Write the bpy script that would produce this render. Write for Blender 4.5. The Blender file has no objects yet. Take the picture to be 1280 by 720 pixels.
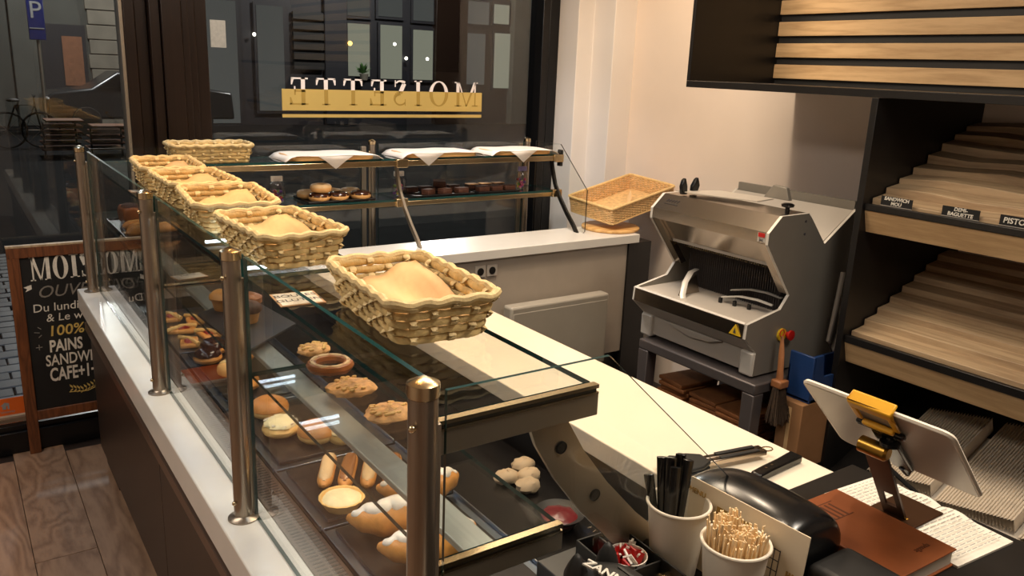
import bpy, bmesh, math, random
from mathutils import Vector, Matrix, Euler
rad = math.radians
random.seed(7)
scn = bpy.context.scene
COL = scn.collection

# ------------------------------------------------------------------ camera
FPX, PITCH, ROLL, YAW = 1021.63, rad(14.99), rad(2.354), rad(35.017)
fw = Vector((math.sin(YAW)*math.cos(PITCH), math.cos(YAW)*math.cos(PITCH), -math.sin(PITCH)))
rt = Vector((math.cos(YAW), -math.sin(YAW), 0)); up = rt.cross(fw)
r2 = rt*math.cos(ROLL) + up*math.sin(ROLL); u2 = up*math.cos(ROLL) - rt*math.sin(ROLL)
cd = bpy.data.cameras.new('camera'); cam = bpy.data.objects.new('camera', cd); COL.objects.link(cam)
cd.sensor_fit = 'HORIZONTAL'; cd.sensor_width = 36.0; cd.lens = FPX*36/1280; cd.clip_start = 0.02; cd.clip_end = 200
M = Matrix((r2, u2, -fw)).transposed().to_4x4(); M.translation = Vector((0, 0, 1.75)); cam.matrix_world = M
scn.camera = cam

# ------------------------------------------------------------------ world, lights, exposure
vs = scn.view_settings
vs.view_transform = 'Standard'; vs.look = 'None'; vs.gamma = 1.0; vs.exposure = 0.0; vs.use_curve_mapping = False
scn.cycles.max_bounces = 10; scn.cycles.transparent_max_bounces = 40; scn.cycles.glossy_bounces = 6
scn.cycles.sample_clamp_indirect = 4.0
w = bpy.data.worlds.new('night'); scn.world = w; w.use_nodes = True
w.node_tree.nodes['Background'].inputs[0].default_value = (0.30, 0.36, 0.45, 1); w.node_tree.nodes['Background'].inputs[1].default_value = 0.035

def light(name, kind, loc, power, col, size=0.05, aim=None, spot=120, blend=0.6, sy=None):
    d = bpy.data.lights.new(name, kind); d.energy = power; d.color = col
    if kind == 'AREA':
        d.shape = 'RECTANGLE'; d.size = size; d.size_y = sy or size
    else:
        d.shadow_soft_size = size
    if kind == 'SPOT': d.spot_size = rad(spot); d.spot_blend = blend
    o = bpy.data.objects.new(name, d); COL.objects.link(o); o.location = loc
    if aim is not None: o.rotation_euler = (Vector(aim)-Vector(loc)).to_track_quat('-Z', 'Y').to_euler()
    return o
WARM = (1.0, 0.60, 0.27); SOFT = (1.0, 0.80, 0.58); NEUT = (1.0, 0.90, 0.78); COOL = (0.96, 0.97, 1.0); AMBER = (1.0, 0.53, 0.19)
light('ceiling_spot', 'SPOT', (0.85, 3.05, 2.75), 54, AMBER, 0.05, (0.62, 2.75, 1.3), 75)
light('ceiling_spot', 'SPOT', (0.95, 2.15, 2.75), 44, AMBER, 0.05, (0.60, 1.9, 1.3), 80)
light('ceiling_spot', 'SPOT', (1.15, 1.05, 2.75), 30, SOFT, 0.05, (0.95, 1.15, 1.0), 85)
light('ceiling_spot', 'SPOT', (1.75, 1.75, 2.75), 30, SOFT, 0.05, (1.40, 1.55, 0.94), 90)
light('ceiling_spot', 'SPOT', (2.35, 2.55, 2.75), 40, SOFT, 0.05, (3.15, 2.9, 1.3), 100)
light('ceiling_spot', 'SPOT', (1.70, 3.00, 2.75), 52, COOL, 0.05, (1.9, 3.45, 1.2), 95)
light('ceiling_spot', 'SPOT', (1.55, 0.35, 2.75), 30, SOFT, 0.05, (1.15, 0.6, 1.0), 90)
light('ceiling_fill', 'AREA', (-0.7, 1.9, 2.84), 34, NEUT, 0.6, (-0.7, 1.9, 0), sy=2.2)  # unseen area lamp added as general fill for the room
light('ceiling_spot', 'SPOT', (2.75, 3.15, 2.75), 9, WARM, 0.05, (3.2, 3.6, 1.2), 90)
light('ceiling_fill', 'AREA', (1.6, 0.3, 2.84), 32, NEUT, 0.6, (1.9, 0.5, 0), sy=1.2)  # unseen fill, added to reach the near right side
light('ceiling_fill', 'AREA', (1.75, 2.45, 2.84), 42, SOFT, 0.5, (2.1, 2.6, 0), sy=1.0)  # extra fill over the aisle, added to brighten the walls
light('street_fill', 'POINT', (2.5, 20.0, 5.5), 900, (1.0, 0.94, 0.86), 0.3)  # unseen point lights added to brighten the street and far facade
light('street_fill', 'POINT', (11.0, 19.5, 6.0), 1500, (1.0, 0.92, 0.82), 0.3)
light('shop_sign_light', 'AREA', (0.4, 4.4, 2.9), 20, (0.62, 0.80, 1.0), 0.2, (0.6, 5.2, 0), sy=1.5)

# ------------------------------------------------------------------ materials
MATS = {}
def _p(name):
    m = bpy.data.materials.new(name); m.use_nodes = True; MATS[name] = m
    return m, m.node_tree, m.node_tree.nodes['Principled BSDF']
def srgb(r, g, b):
    f = lambda c: c/12.92 if c <= 0.04045 else ((c+0.055)/1.055)**2.4
    return (f(r/255), f(g/255), f(b/255), 1)
def mat(name, rgb, rough=0.5, metal=0.0, var=0.12, scale=12.0, bump=0.0, stretch=(1,1,1), emit=0.0, detail=4, spec=None, bscale=None, sheen=0):
    m, nt, b = _p(name); N = nt.nodes; L = nt.links
    c = srgb(*rgb)
    tc = N.new('ShaderNodeTexCoord'); mp = N.new('ShaderNodeMapping'); mp.inputs['Scale'].default_value = stretch
    L.new(tc.outputs['Object'], mp.inputs[0])
    nz = N.new('ShaderNodeTexNoise'); nz.inputs['Scale'].default_value = scale; nz.inputs['Detail'].default_value = detail
    L.new(mp.outputs[0], nz.inputs['Vector'])
    rp = N.new('ShaderNodeValToRGB'); e = rp.color_ramp.elements
    e[0].position = 0.3; e[1].position = 0.7
    e[0].color = (c[0]*(1-var), c[1]*(1-var), c[2]*(1-var), 1); e[1].color = (min(1, c[0]*(1+var)), min(1, c[1]*(1+var)), min(1, c[2]*(1+var)), 1)
    L.new(nz.outputs['Fac'], rp.inputs[0]); L.new(rp.outputs[0], b.inputs['Base Color'])
    b.inputs['Roughness'].default_value = rough; b.inputs['Metallic'].default_value = metal
    if spec is not None: b.inputs['Specular IOR Level'].default_value = spec
    if bump:
        bn = N.new('ShaderNodeBump'); bn.inputs['Strength'].default_value = bump; bn.inputs['Distance'].default_value = 0.004
        if bscale:
            n2 = N.new('ShaderNodeTexNoise'); n2.inputs['Scale'].default_value = bscale; n2.inputs['Detail'].default_value = 5
            L.new(mp.outputs[0], n2.inputs['Vector']); L.new(n2.outputs['Fac'], bn.inputs['Height'])
        else: L.new(nz.outputs['Fac'], bn.inputs['Height'])
        L.new(bn.outputs[0], b.inputs['Normal'])
    if emit:
        b.inputs['Emission Color'].default_value = c; b.inputs['Emission Strength'].default_value = emit
    return m
def glass(name, tint=(0.97, 0.985, 0.98), f0=0.04, rough=0.0):
    m = bpy.data.materials.new(name); m.use_nodes = True; MATS[name] = m
    nt = m.node_tree; N = nt.nodes; L = nt.links; N.clear()
    out = N.new('ShaderNodeOutputMaterial'); mx = N.new('ShaderNodeMixShader'); tr = N.new('ShaderNodeBsdfTransparent'); gl = N.new('ShaderNodeBsdfGlossy')
    tr.inputs[0].default_value = (*tint, 1); gl.inputs['Roughness'].default_value = rough
    g = N.new('ShaderNodeNewGeometry'); d = N.new('ShaderNodeVectorMath'); d.operation = 'DOT_PRODUCT'
    L.new(g.outputs['Normal'], d.inputs[0]); L.new(g.outputs['Incoming'], d.inputs[1])
    def mth(op, a, b=None, v=None):
        n = N.new('ShaderNodeMath'); n.operation = op
        if isinstance(a, (int, float)): n.inputs[0].default_value = a
        else: L.new(a, n.inputs[0])
        if b is not None:
            if isinstance(b, (int, float)): n.inputs[1].default_value = b
            else: L.new(b, n.inputs[1])
        return n.outputs[0]
    ab = mth('ABSOLUTE', d.outputs['Value']); om = mth('SUBTRACT', 1.0, ab); p5 = mth('POWER', om, 5.0)
    fr = mth('ADD', mth('MULTIPLY', p5, 1-f0), f0)
    L.new(fr, mx.inputs[0]); L.new(tr.outputs[0], mx.inputs[1]); L.new(gl.outputs[0], mx.inputs[2]); L.new(mx.outputs[0], out.inputs[0])
    return m
def glow(name, rgb, strength):
    m = bpy.data.materials.new(name); m.use_nodes = True; MATS[name] = m
    nt = m.node_tree; nt.nodes.clear(); o = nt.nodes.new('ShaderNodeOutputMaterial'); e = nt.nodes.new('ShaderNodeEmission')
    e.inputs[0].default_value = srgb(*rgb); e.inputs[1].default_value = strength; nt.links.new(e.outputs[0], o.inputs[0]); return m
def woodmat(name, ca, cb, scale=3.0, stretch=(1, 1, 1), rough=0.45, rings=6.0, dist=4.0, bump=0.05):
    m, nt, b = _p(name); N = nt.nodes; L = nt.links
    tc = N.new('ShaderNodeTexCoord'); mp = N.new('ShaderNodeMapping'); mp.inputs['Scale'].default_value = stretch
    oi = N.new('ShaderNodeObjectInfo'); ad = N.new('ShaderNodeVectorMath'); ad.operation = 'MULTIPLY_ADD'
    cx = N.new('ShaderNodeCombineXYZ')
    for k in range(3): L.new(oi.outputs['Random'], cx.inputs[k])
    ad.inputs[1].default_value = (13, 7, 5); L.new(cx.outputs[0], ad.inputs[0]); L.new(tc.outputs['Object'], ad.inputs[2])
    L.new(ad.outputs[0], mp.inputs[0])
    n1 = N.new('ShaderNodeTexNoise'); n1.inputs['Scale'].default_value = scale; n1.inputs['Detail'].default_value = 2; L.new(mp.outputs[0], n1.inputs['Vector'])
    mu = N.new('ShaderNodeMath'); mu.operation = 'MULTIPLY'; mu.inputs[1].default_value = rings; L.new(n1.outputs['Fac'], mu.inputs[0])
    fr = N.new('ShaderNodeMath'); fr.operation = 'PINGPONG'; fr.inputs[1].default_value = 0.5; L.new(mu.outputs[0], fr.inputs[0])
    n2 = N.new('ShaderNodeTexNoise'); n2.inputs['Scale'].default_value = scale*14; n2.inputs['Detail'].default_value = 4; L.new(mp.outputs[0], n2.inputs['Vector'])
    mm = N.new('ShaderNodeMath'); mm.operation = 'MULTIPLY_ADD'; mm.inputs[1].default_value = 0.6; L.new(n2.outputs['Fac'], mm.inputs[0]); L.new(fr.outputs[0], mm.inputs[2])
    rp = N.new('ShaderNodeValToRGB'); e = rp.color_ramp.elements; e[0].position = 0.25; e[1].position = 0.75
    e[0].color = srgb(*ca); e[1].color = srgb(*cb); L.new(mm.outputs[0], rp.inputs[0]); L.new(rp.outputs[0], b.inputs['Base Color'])
    b.inputs['Roughness'].default_value = rough
    bn = N.new('ShaderNodeBump'); bn.inputs['Strength'].default_value = bump; bn.inputs['Distance'].default_value = 0.003; L.new(mm.outputs[0], bn.inputs['Height']); L.new(bn.outputs[0], b.inputs['Normal'])
    return m

glass('clear_glass'); glass('window_glass', (0.90, 0.93, 0.95), 0.045); glass('bag_film', (0.93, 0.93, 0.95), 0.10, 0.08)
mat('glass_edge', (26, 62, 62), 0.12, 0, 0.1)
mat('white_laminate', (232, 228, 220), 0.22, 0, 0.02)
mat('cream_laminate', (236, 226, 206), 0.28, 0, 0.02)
mat('steel', (158, 146, 132), 0.30, 0.9, 0.06, 6, stretch=(60, 60, 1))
mat('steel_cap', (205, 185, 150), 0.22, 1.0, 0.05)
mat('steel_bar', (160, 148, 132), 0.36, 0.75, 0.06, 6)
mat('dark_slot', (14, 13, 12), 0.5)
mat('cabinet_brown', (52, 42, 37), 0.38, 0, 0.06)
mat('trim_brown', (118, 98, 86), 0.32, 0.6, 0.05)
mat('black_metal', (22, 20, 19), 0.42, 0.2, 0.1)
mat('black_laminate', (24, 22, 21), 0.38, 0, 0.12)
mat('black_plastic', (18, 18, 19), 0.22, 0, 0.1)
mat('soft_black', (26, 25, 24), 0.55, 0, 0.15)
mat('wall_paint', (232, 217, 204), 0.75, 0, 0.025, 3)
mat('wall_white', (232, 226, 222), 0.7, 0, 0.02, 3)
mat('ceiling_paint', (215, 208, 198), 0.85, 0, 0.02)
mat('taupe_panel', (178, 166, 152), 0.5, 0, 0.03)
mat('heater_grey', (168, 160, 146), 0.4, 0, 0.03)
mat('frame_black', (20, 19, 20), 0.3, 0.3, 0.1)
mat('frame_brown', (40, 27, 20), 0.28, 0.3, 0.2, 4, stretch=(30, 30, 0.5))
mat('gold_film', (202, 172, 98), 0.42, 0.15, 0.04, 3)
mat('gold_dark', (172, 140, 66), 0.45, 0.15, 0.03)
mat('letter_white', (238, 226, 220), 0.5, 0, 0.03)
mat('chalk_black', (20, 19, 18), 0.75, 0, 0.3, 8)
mat('chalk_white', (226, 220, 208), 0.8, 0, 0.12, 60)
mat('chalk_grey', (130, 124, 116), 0.8, 0, 0.15, 60)
mat('chalk_gold', (206, 176, 96), 0.8, 0, 0.12, 60)
woodmat('oak_floor', (128, 100, 80), (158, 128, 104), 1.6, (4.0, 0.8, 1), 0.5, 9.0)
woodmat('board_wood', (86, 48, 26), (122, 72, 40), 3, (8, 8, 0.8), 0.45)
woodmat('pale_wood', (182, 148, 106), (206, 172, 128), 2.0, (10, 0.8, 10), 0.5, 4.0)
woodmat('slat_wood', (158, 132, 102), (188, 162, 128), 2.0, (10, 0.7, 10), 0.55, 4.0)
woodmat('board_pale', (196, 146, 84), (226, 180, 116), 3.0, (1, 6, 6), 0.5, 4.0)
mat('palm_straw', (204, 176, 118), 0.6, 0, 0.25, 40, 0.5, bscale=160)
mat('palm_straw_pale', (214, 190, 138), 0.6, 0, 0.2, 50, 0.4, bscale=160)
mat('wicker_straw', (222, 184, 128), 0.5, 0, 0.25, 60, 0.4)
mat('wicker_rim', (226, 190, 130), 0.5, 0, 0.15, 40)
mat('kraft_liner', (216, 178, 128), 0.65, 0, 0.08, 18, 0.25)
mat('white_paper', (236, 228, 218), 0.7, 0, 0.03, 14, 0.15)
mat('parchment', (240, 232, 224), 0.6, 0, 0.03, 10, 0.15)
mat('bag_white', (228, 216, 198), 0.7, 0, 0.06, 25, 0.1)
mat('kraft_bag', (140, 88, 48), 0.7, 0, 0.2, 20, 0.3)
mat('slicer_grey', (138, 132, 122), 0.42, 0.15, 0.03)
mat('slicer_steel', (176, 164, 150), 0.22, 1.0, 0.05, 5, stretch=(1, 40, 1))
mat('slicer_light', (186, 178, 168), 0.4, 0, 0.03)
mat('slicer_edge', (222, 216, 206), 0.4, 0.2, 0.03)
mat('stand_grey', (104, 98, 98), 0.42, 0.5, 0.06)
mat('red_plastic', (190, 30, 26), 0.35); mat('yellow_plastic', (226, 186, 40), 0.4); mat('blue_plastic', (28, 58, 108), 0.4)
mat('cardboard', (150, 108, 70), 0.8, 0, 0.08)
mat('brush_wood', (150, 98, 60), 0.5, 0, 0.2); mat('bristle', (62, 46, 32), 0.8, 0, 0.4, 80)
mat('tablet_white', (186, 178, 168), 0.35, 0.3, 0.02); mat('clamp_yellow', (228, 168, 36), 0.35, 0, 0.06)
mat('stand_brown', (70, 46, 30), 0.35, 0.5, 0.1); mat('brass', (176, 134, 60), 0.3, 1.0, 0.08)
mat('leather_brown', (152, 84, 44), 0.5, 0, 0.14, 14, 0.2); mat('leather_line', (96, 50, 26), 0.6)
mat('page_white', (226, 220, 206), 0.7, 0, 0.03); mat('ink', (70, 68, 72), 0.8); mat('faint_ink', (158, 154, 150), 0.8); mat('rail_white', (190, 190, 186), 0.3, 0.3)
mat('cup_paper', (232, 222, 204), 0.5, 0, 0.015); mat('stick_wood', (244, 214, 168), 0.6, 0, 0.15, 90)
mat('leaflet_paper', (226, 210, 182), 0.5, 0, 0.03); mat('leaflet_gold', (178, 142, 70), 0.5)
mat('slate', (44, 44, 48), 0.45, 0, 0.2, 16, 0.1); mat('tray_dark', (34, 30, 30), 0.3, 0.2, 0.1)
mat('tray_steel', (140, 150, 162), 0.28, 1.0, 0.05); mat('deck_dark', (20, 17, 16), 0.25, 0.2, 0.15)
mat('vent_brown', (84, 66, 56), 0.35, 0.3, 0.1); mat('vent_slot', (30, 22, 18), 0.6)
mat('bun_crust', (196, 132, 66), 0.45, 0, 0.22, 22, 0.2); mat('bun_pale', (226, 184, 112), 0.55, 0, 0.12, 25)
mat('crust_dark', (150, 88, 40), 0.45, 0, 0.3, 30, 0.35); mat('crust_gold', (206, 142, 70), 0.45, 0, 0.28, 35, 0.4)
mat('cream_filling', (240, 226, 178), 0.45, 0, 0.08, 40, 0.3); mat('icing_white', (242, 234, 222), 0.3, 0, 0.03, 30)
mat('choc_glaze', (52, 26, 16), 0.15, 0, 0.2); mat('choc_cake', (70, 38, 24), 0.7, 0, 0.3, 50, 0.6); mat('glaze_brown', (150, 100, 58), 0.2, 0, 0.15)
mat('donut_dough', (210, 160, 98), 0.55, 0, 0.12, 25); mat('sugar_beige', (214, 182, 136), 0.5, 0, 0.08)
mat('almond', (216, 164, 104), 0.6, 0, 0.35, 60, 0.9); mat('jam_dark', (98, 26, 30), 0.3); mat('meringue_beige', (170, 150, 122), 0.7); mat('strawberry', (150, 36, 34), 0.3, 0, 0.2)
mat('card_white', (232, 226, 214), 0.5); mat('card_brown', (190, 150, 110), 0.6)
for n, c in (('pink', (196, 84, 120)), ('yellow', (214, 186, 70)), ('green', (120, 150, 60)), ('purple', (110, 70, 140)), ('red', (150, 40, 46))):
    mat('egg_'+n, c, 0.25)
mat('ribbon_violet', (150, 140, 200), 0.4)
mat('facade_grey', (74, 75, 70), 0.8, 0, 0.15, 2); mat('facade_stone', (120, 114, 102), 0.8, 0, 0.15, 3); mat('facade_dark', (26, 26, 32), 0.6, 0, 0.1)
mat('cobble', (74, 76, 80), 0.4, 0, 0.25, 6, 0.3); mat('street_base', (20, 21, 23), 0.9, 0, 0.5, 3, spec=0.1)
mat('sign_blue', (26, 36, 96), 0.4); mat('sign_white', (150, 150, 150), 0.5); mat('car_dark', (44, 47, 50), 0.25, 0.3); mat('tyre', (16, 16, 16), 0.8)
mat('orange_sticker', (226, 104, 30), 0.5, 0, 0.05); mat('sticker_pale', (214, 196, 176), 0.5); mat('plant_green', (62, 104, 46), 0.6, 0, 0.3, 20)
mat('rust_wood', (128, 84, 58), 0.7, 0, 0.2); mat('perforated', (190, 190, 186), 0.6)
glow('led_white', (225, 240, 255), 14.0); glow('blue_led', (40, 60, 255), 6.0); glow('lamp_warm', (255, 190, 90), 5.0); glow('lamp_white', (255, 245, 225), 6.0)
glow('lit_room', (150, 148, 128), 0.75); glow('lit_room_dim', (120, 120, 114), 0.38)

# ------------------------------------------------------------------ mesh helpers
LOC = {}
class MB:
    def __init__(s): s.v = []; s.f = []; s.mi = []
    def add(s, vs, fs, mi=0):
        o = len(s.v); s.v += [tuple(v) for v in vs]; s.f += [tuple(i+o for i in f) for f in fs]; s.mi += [mi]*len(fs); return s
    def box(s, a, b, mi=0, edge=None):
        x0, y0, z0 = a; x1, y1, z1 = b
        vs = [(x0,y0,z0),(x1,y0,z0),(x1,y1,z0),(x0,y1,z0),(x0,y0,z1),(x1,y0,z1),(x1,y1,z1),(x0,y1,z1)]
        fs = [(0,3,2,1),(4,5,6,7),(0,1,5,4),(2,3,7,6),(1,2,6,5),(3,0,4,7)]
        s.add(vs, fs, mi)
        if edge is not None:          # faces across the two long axes are the thin edges
            d = [abs(x1-x0), abs(y1-y0), abs(z1-z0)]; t = d.index(min(d)); ax = [2,2,1,1,0,0]
            for k in range(6):
                if ax[k] != t: s.mi[-6+k] = edge
        return s
    def prism(s, poly, axis, a, b, mi=0, capmi=None):
        n = len(poly)
        def P(p, h):
            return {'x': (h, p[0], p[1]), 'y': (p[0], h, p[1]), 'z': (p[0], p[1], h)}[axis]
        vs = [P(p, a) for p in poly] + [P(p, b) for p in poly]
        s.add(vs, [(i, (i+1) % n, n+(i+1) % n, n+i) for i in range(n)], mi)
        s.add(vs, [tuple(range(n-1, -1, -1)), tuple(range(n, 2*n))], mi if capmi is None else capmi); return s
    def lathe(s, prof, c=(0,0,0), n=24, mi=0, axis='z', cap=True):
        vs = []; m = len(prof)
        for k in range(n):
            a = 2*math.pi*k/n
            for (r, h) in prof:
                p = (r*math.cos(a), r*math.sin(a), h)
                if axis == 'x': p = (p[2], p[0], p[1])
                if axis == 'y': p = (p[1], p[2], p[0])
                vs.append((p[0]+c[0], p[1]+c[1], p[2]+c[2]))
        fs = [(k*m+i, ((k+1) % n)*m+i, ((k+1) % n)*m+i+1, k*m+i+1) for k in range(n) for i in range(m-1)]
        s.add(vs, fs, mi)
        if cap:
            if prof[0][0] > 1e-6: s.add([], [])or s.f.append(tuple(len(s.v)-n*m+k*m for k in range(n-1, -1, -1))) or s.mi.append(mi)
            if prof[-1][0] > 1e-6: s.f.append(tuple(len(s.v)-n*m+k*m+m-1 for k in range(n))); s.mi.append(mi)
        return s
    def cyl(s, c, r, h, n=20, mi=0, axis='z'): return s.lathe([(r, 0), (r, h)], c, n, mi, axis)
    def tube(s, pts, r, n=8, closed=False, mi=0, flat=None):
        pts = [Vector(p) for p in pts]; m = len(pts); rings = []
        rr = r if isinstance(r, (list, tuple)) else [r]*m
        ref = None
        for i, p in enumerate(pts):
            if closed: t = pts[(i+1) % m]-pts[i-1]
            else: t = pts[min(i+1, m-1)]-pts[max(i-1, 0)]
            t.normalize()
            if ref is None: ref = Vector((0, 0, 1)) if abs(t.z) < 0.9 else Vector((1, 0, 0))
            sd = t.cross(ref)
            if sd.length < 1e-4: sd = t.cross(Vector((1, 0.3, 0)))
            sd.normalize(); u = sd.cross(t)
            if flat is None: ref = u
            fx, fy = flat or (1, 1)
            rings.append([p + (sd*math.cos(2*math.pi*k/n)*fx + u*math.sin(2*math.pi*k/n)*fy)*rr[i] for k in range(n)])
        vs = [v for g in rings for v in g]
        fs = [(i*n+k, i*n+(k+1) % n, ((i+1) % m)*n+(k+1) % n, ((i+1) % m)*n+k) for i in range(m if closed else m-1) for k in range(n)]
        s.add(vs, fs, mi)
        if not closed:
            o = len(s.v)-len(vs); s.f += [tuple(o+k for k in range(n-1, -1, -1)), tuple(o+(m-1)*n+k for k in range(n))]; s.mi += [mi, mi]
        return s
    def ball(s, c, r, n=16, m=10, mi=0, zmin=-1.0, jit=0.0, sq=1.0):
        rx, ry, rz = r if isinstance(r, (list, tuple)) else (r, r, r)
        vs = []
        for i in range(m+1):
            t = math.pi*i/m
            for k in range(n):
                a = 2*math.pi*k/n; j = 1+random.uniform(-jit, jit)
                z = max(zmin, -math.cos(t))
                q = math.sin(t)
                vs.append((c[0]+rx*q*math.cos(a)*j, c[1]+ry*q*math.sin(a)*j, c[2]+rz*z*(j if z > zmin else 1)))
        fs = [(i*n+k, i*n+(k+1) % n, (i+1)*n+(k+1) % n, (i+1)*n+k) for i in range(m) for k in range(n)]
        return s.add(vs, fs, mi)
    def xf(s, mtx, start=0):
        for i in range(start, len(s.v)): s.v[i] = tuple(mtx @ Vector(s.v[i]))
        return s
    def obj(s, name, mats, parent=None, bev=0.0, smooth=True, local=False, seg=2, ang=40):
        me = bpy.data.meshes.new(name)
        o = bpy.data.objects.new(name, me); COL.objects.link(o)
        off = Vector((0, 0, 0))
        if parent is not None: o.parent = parent
        if parent is not None and not local: off = Vector(LOC.get(parent.name, (0, 0, 0)))
        LOC[o.name] = tuple(off)
        me.from_pydata([tuple(Vector(v)-off) for v in s.v], [], s.f)
        for m in (mats if isinstance(mats, (list, tuple)) else [mats]): me.materials.append(MATS[m])
        me.polygons.foreach_set('material_index', s.mi)
        bm = bmesh.new(); bm.from_mesh(me)
        bmesh.ops.remove_doubles(bm, verts=bm.verts, dist=1e-6)
        bmesh.ops.dissolve_degenerate(bm, dist=1e-7, edges=bm.edges)
        bmesh.ops.recalc_face_normals(bm, faces=bm.faces); bm.to_mesh(me); bm.free()
        if smooth:
            me.polygons.foreach_set('use_smooth', [True]*len(me.polygons)); me.set_sharp_from_angle(angle=rad(ang))
        if bev:
            b = o.modifiers.new('bevel', 'BEVEL'); b.width = bev; b.segments = seg; b.limit_method = 'ANGLE'; b.angle_limit = rad(40)
        me.update(); return o
def tag(o, label, cat, group=None):
    o['label'] = label; o['category'] = cat
    if group: o['group'] = group
    return o
def T(name, label, cat, loc, group=None, rot=None):
    o = bpy.data.objects.new(name, None); COL.objects.link(o); o.location = loc; o.empty_display_size = 0.02
    LOC[o.name] = tuple(loc)
    if rot is not None: o.rotation_euler = rot
    return tag(o, label, cat, group)
def S(o): o['kind'] = 'structure'; return o
def dup(root, loc, rot=None, label=None, group=None):
    def cp(o, par):
        c = o.copy(); COL.objects.link(c); c.parent = par
        for ch in o.children: cp(ch, c)
        return c
    c = cp(root, None); c.location = loc
    if rot is not None: c.rotation_euler = rot
    if label: c['label'] = label
    if group: c['group'] = group
    return c
def text(name, s, size, m, mtx, parent=None, shear=0.0, align='CENTER', depth=0.0006, bold=0.0, wid=None, space=1.0):
    cu = bpy.data.curves.new(name, 'FONT'); cu.body = s; cu.size = size; cu.shear = shear; cu.align_x = align; cu.align_y = 'CENTER'; cu.extrude = depth; cu.offset = bold; cu.space_character = space
    cu.resolution_u = 3
    t = bpy.data.objects.new(name+'_tmp', cu); COL.objects.link(t)
    bpy.context.view_layer.update()
    me = bpy.data.meshes.new_from_object(t.evaluated_get(bpy.context.evaluated_depsgraph_get()))
    bpy.data.objects.remove(t); bpy.data.curves.remove(cu)
    if wid:
        xs = [v.co.x for v in me.vertices]; k = wid/(max(xs)-min(xs))
        for v in me.vertices: v.co.x *= k
    off = Vector(LOC.get(parent.name, (0, 0, 0))) if parent is not None else Vector()
    me.transform(Matrix.Translation(-off) @ mtx); me.materials.clear(); me.materials.append(MATS[m]); me.name = name
    o = bpy.data.objects.new(name, me); COL.objects.link(o)
    if parent is not None: o.parent = parent
    return o
def frame(origin, ex, ey, ez=None):
    ex = Vector(ex).normalized(); ey = Vector(ey).normalized(); ez = Vector(ez) if ez else ex.cross(ey)
    m = Matrix((ex, ey, ez)).transposed().to_4x4(); m.translation = Vector(origin); return m
# ------------------------------------------------------------------ setting: shell of the shop
fl = S(MB().box((-2.6, -2.2, -0.06), (3.4, 4.05, -0.012)).obj('floor', 'cabinet_brown'))
first = None
for i in range(15):
    for j in range(4):
        x = -2.4+0.2*i; y = -2.4+0.9*(i % 2)+1.8*j
        if first is None:
            o = MB().box((-0.0990, -0.899, -0.0115), (0.0990, 0.899, 0)).obj('plank', 'oak_floor', fl, bev=0.0012, local=True); first = o
        else:
            o = first.copy(); COL.objects.link(o)
        o.parent = fl; o.location = (x, y if y < 3.2 else 3.505, 0)
        if y > 3.2: o.scale = (1, .56, 1)
S(MB().box((-2.6, -2.2, 2.88), (3.45, 4.1, 2.95)).obj('ceiling', 'ceiling_paint'))
S(MB().box((3.33, -2.2, -0.05), (3.45, 4.1, 2.9)).obj('wall_right', 'wall_paint'))
S(MB().box((-2.6, -2.3, -0.05), (3.45, -2.2, 2.9)).obj('wall_rear', 'wall_paint'))
S(MB().box((-2.7, -2.3, -0.05), (-2.6, 4.1, 2.9)).obj('wall_left', 'wall_paint'))
S(MB().prism([(3.17, 3.63), (3.34, 3.63), (3.34, 4.04), (3.055, 4.04), (3.055, 3.81), (3.17, 3.81)], 'z', 0, 2.9).obj('trim_1', 'wall_white', bev=0.004))
S(MB().box((-2.6, 3.98, 2.55), (3.06, 4.12, 2.9)).obj('wall_window', 'frame_black'))
# brown glazed-in pillar between the two panes: stepped mouldings
pm = MB()
for a, b, y in ((0.700, 0.748, 3.985), (0.748, 0.80, 4.005), (0.80, 0.845, 3.96), (0.845, 0.93, 3.94), (0.93, 0.962, 3.955), (0.962, 1.0, 3.99), (1.0, 1.055, 4.01)):
    pm.box((a, y, 0), (b-0.001, 4.12, 2.56))
S(pm.obj('trim_2', 'frame_brown', bev=0.004))
# left pane
w1 = S(MB().box((-2.6, 3.97, 0.0), (0.70, 4.10, 0.10)).obj('window_1', 'frame_black', bev=0.004))
MB().box((-2.6, 3.99, 0.10), (0.70, 4.07, 0.125)).obj('window_sill', 'frame_black', w1, bev=0.002)
MB().box((-2.6, 4.01, 0.15), (0.70, 4.06, 0.156)).obj('sill_line', 'steel_bar', w1)
MB().box((0.684, 3.99, 0.12), (0.70, 4.08, 2.55)).obj('window_frame', 'steel_bar', w1, bev=0.003)
MB().box((-2.6, 4.035, 0.12), (0.69, 4.043, 2.56), 0, 1).obj('window_pane', ['window_glass', 'glass_edge'], w1, smooth=False)
w2 = S(MB().box((1.055, 3.97, 0.0), (3.055, 4.10, 0.12)).obj('window_2', 'frame_black', bev=0.004))
MB().box((2.925, 3.97, 0.12), (2.975, 4.10, 2.56)).box((2.985, 3.985, 0.12), (3.055, 4.10, 2.56)).obj('window_frame', 'frame_black', w2, bev=0.004)
MB().box((1.05, 4.035, 0.12), (2.93, 4.043, 2.56), 0, 1).obj('window_pane', ['window_glass', 'glass_edge'], w2, smooth=False)

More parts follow.
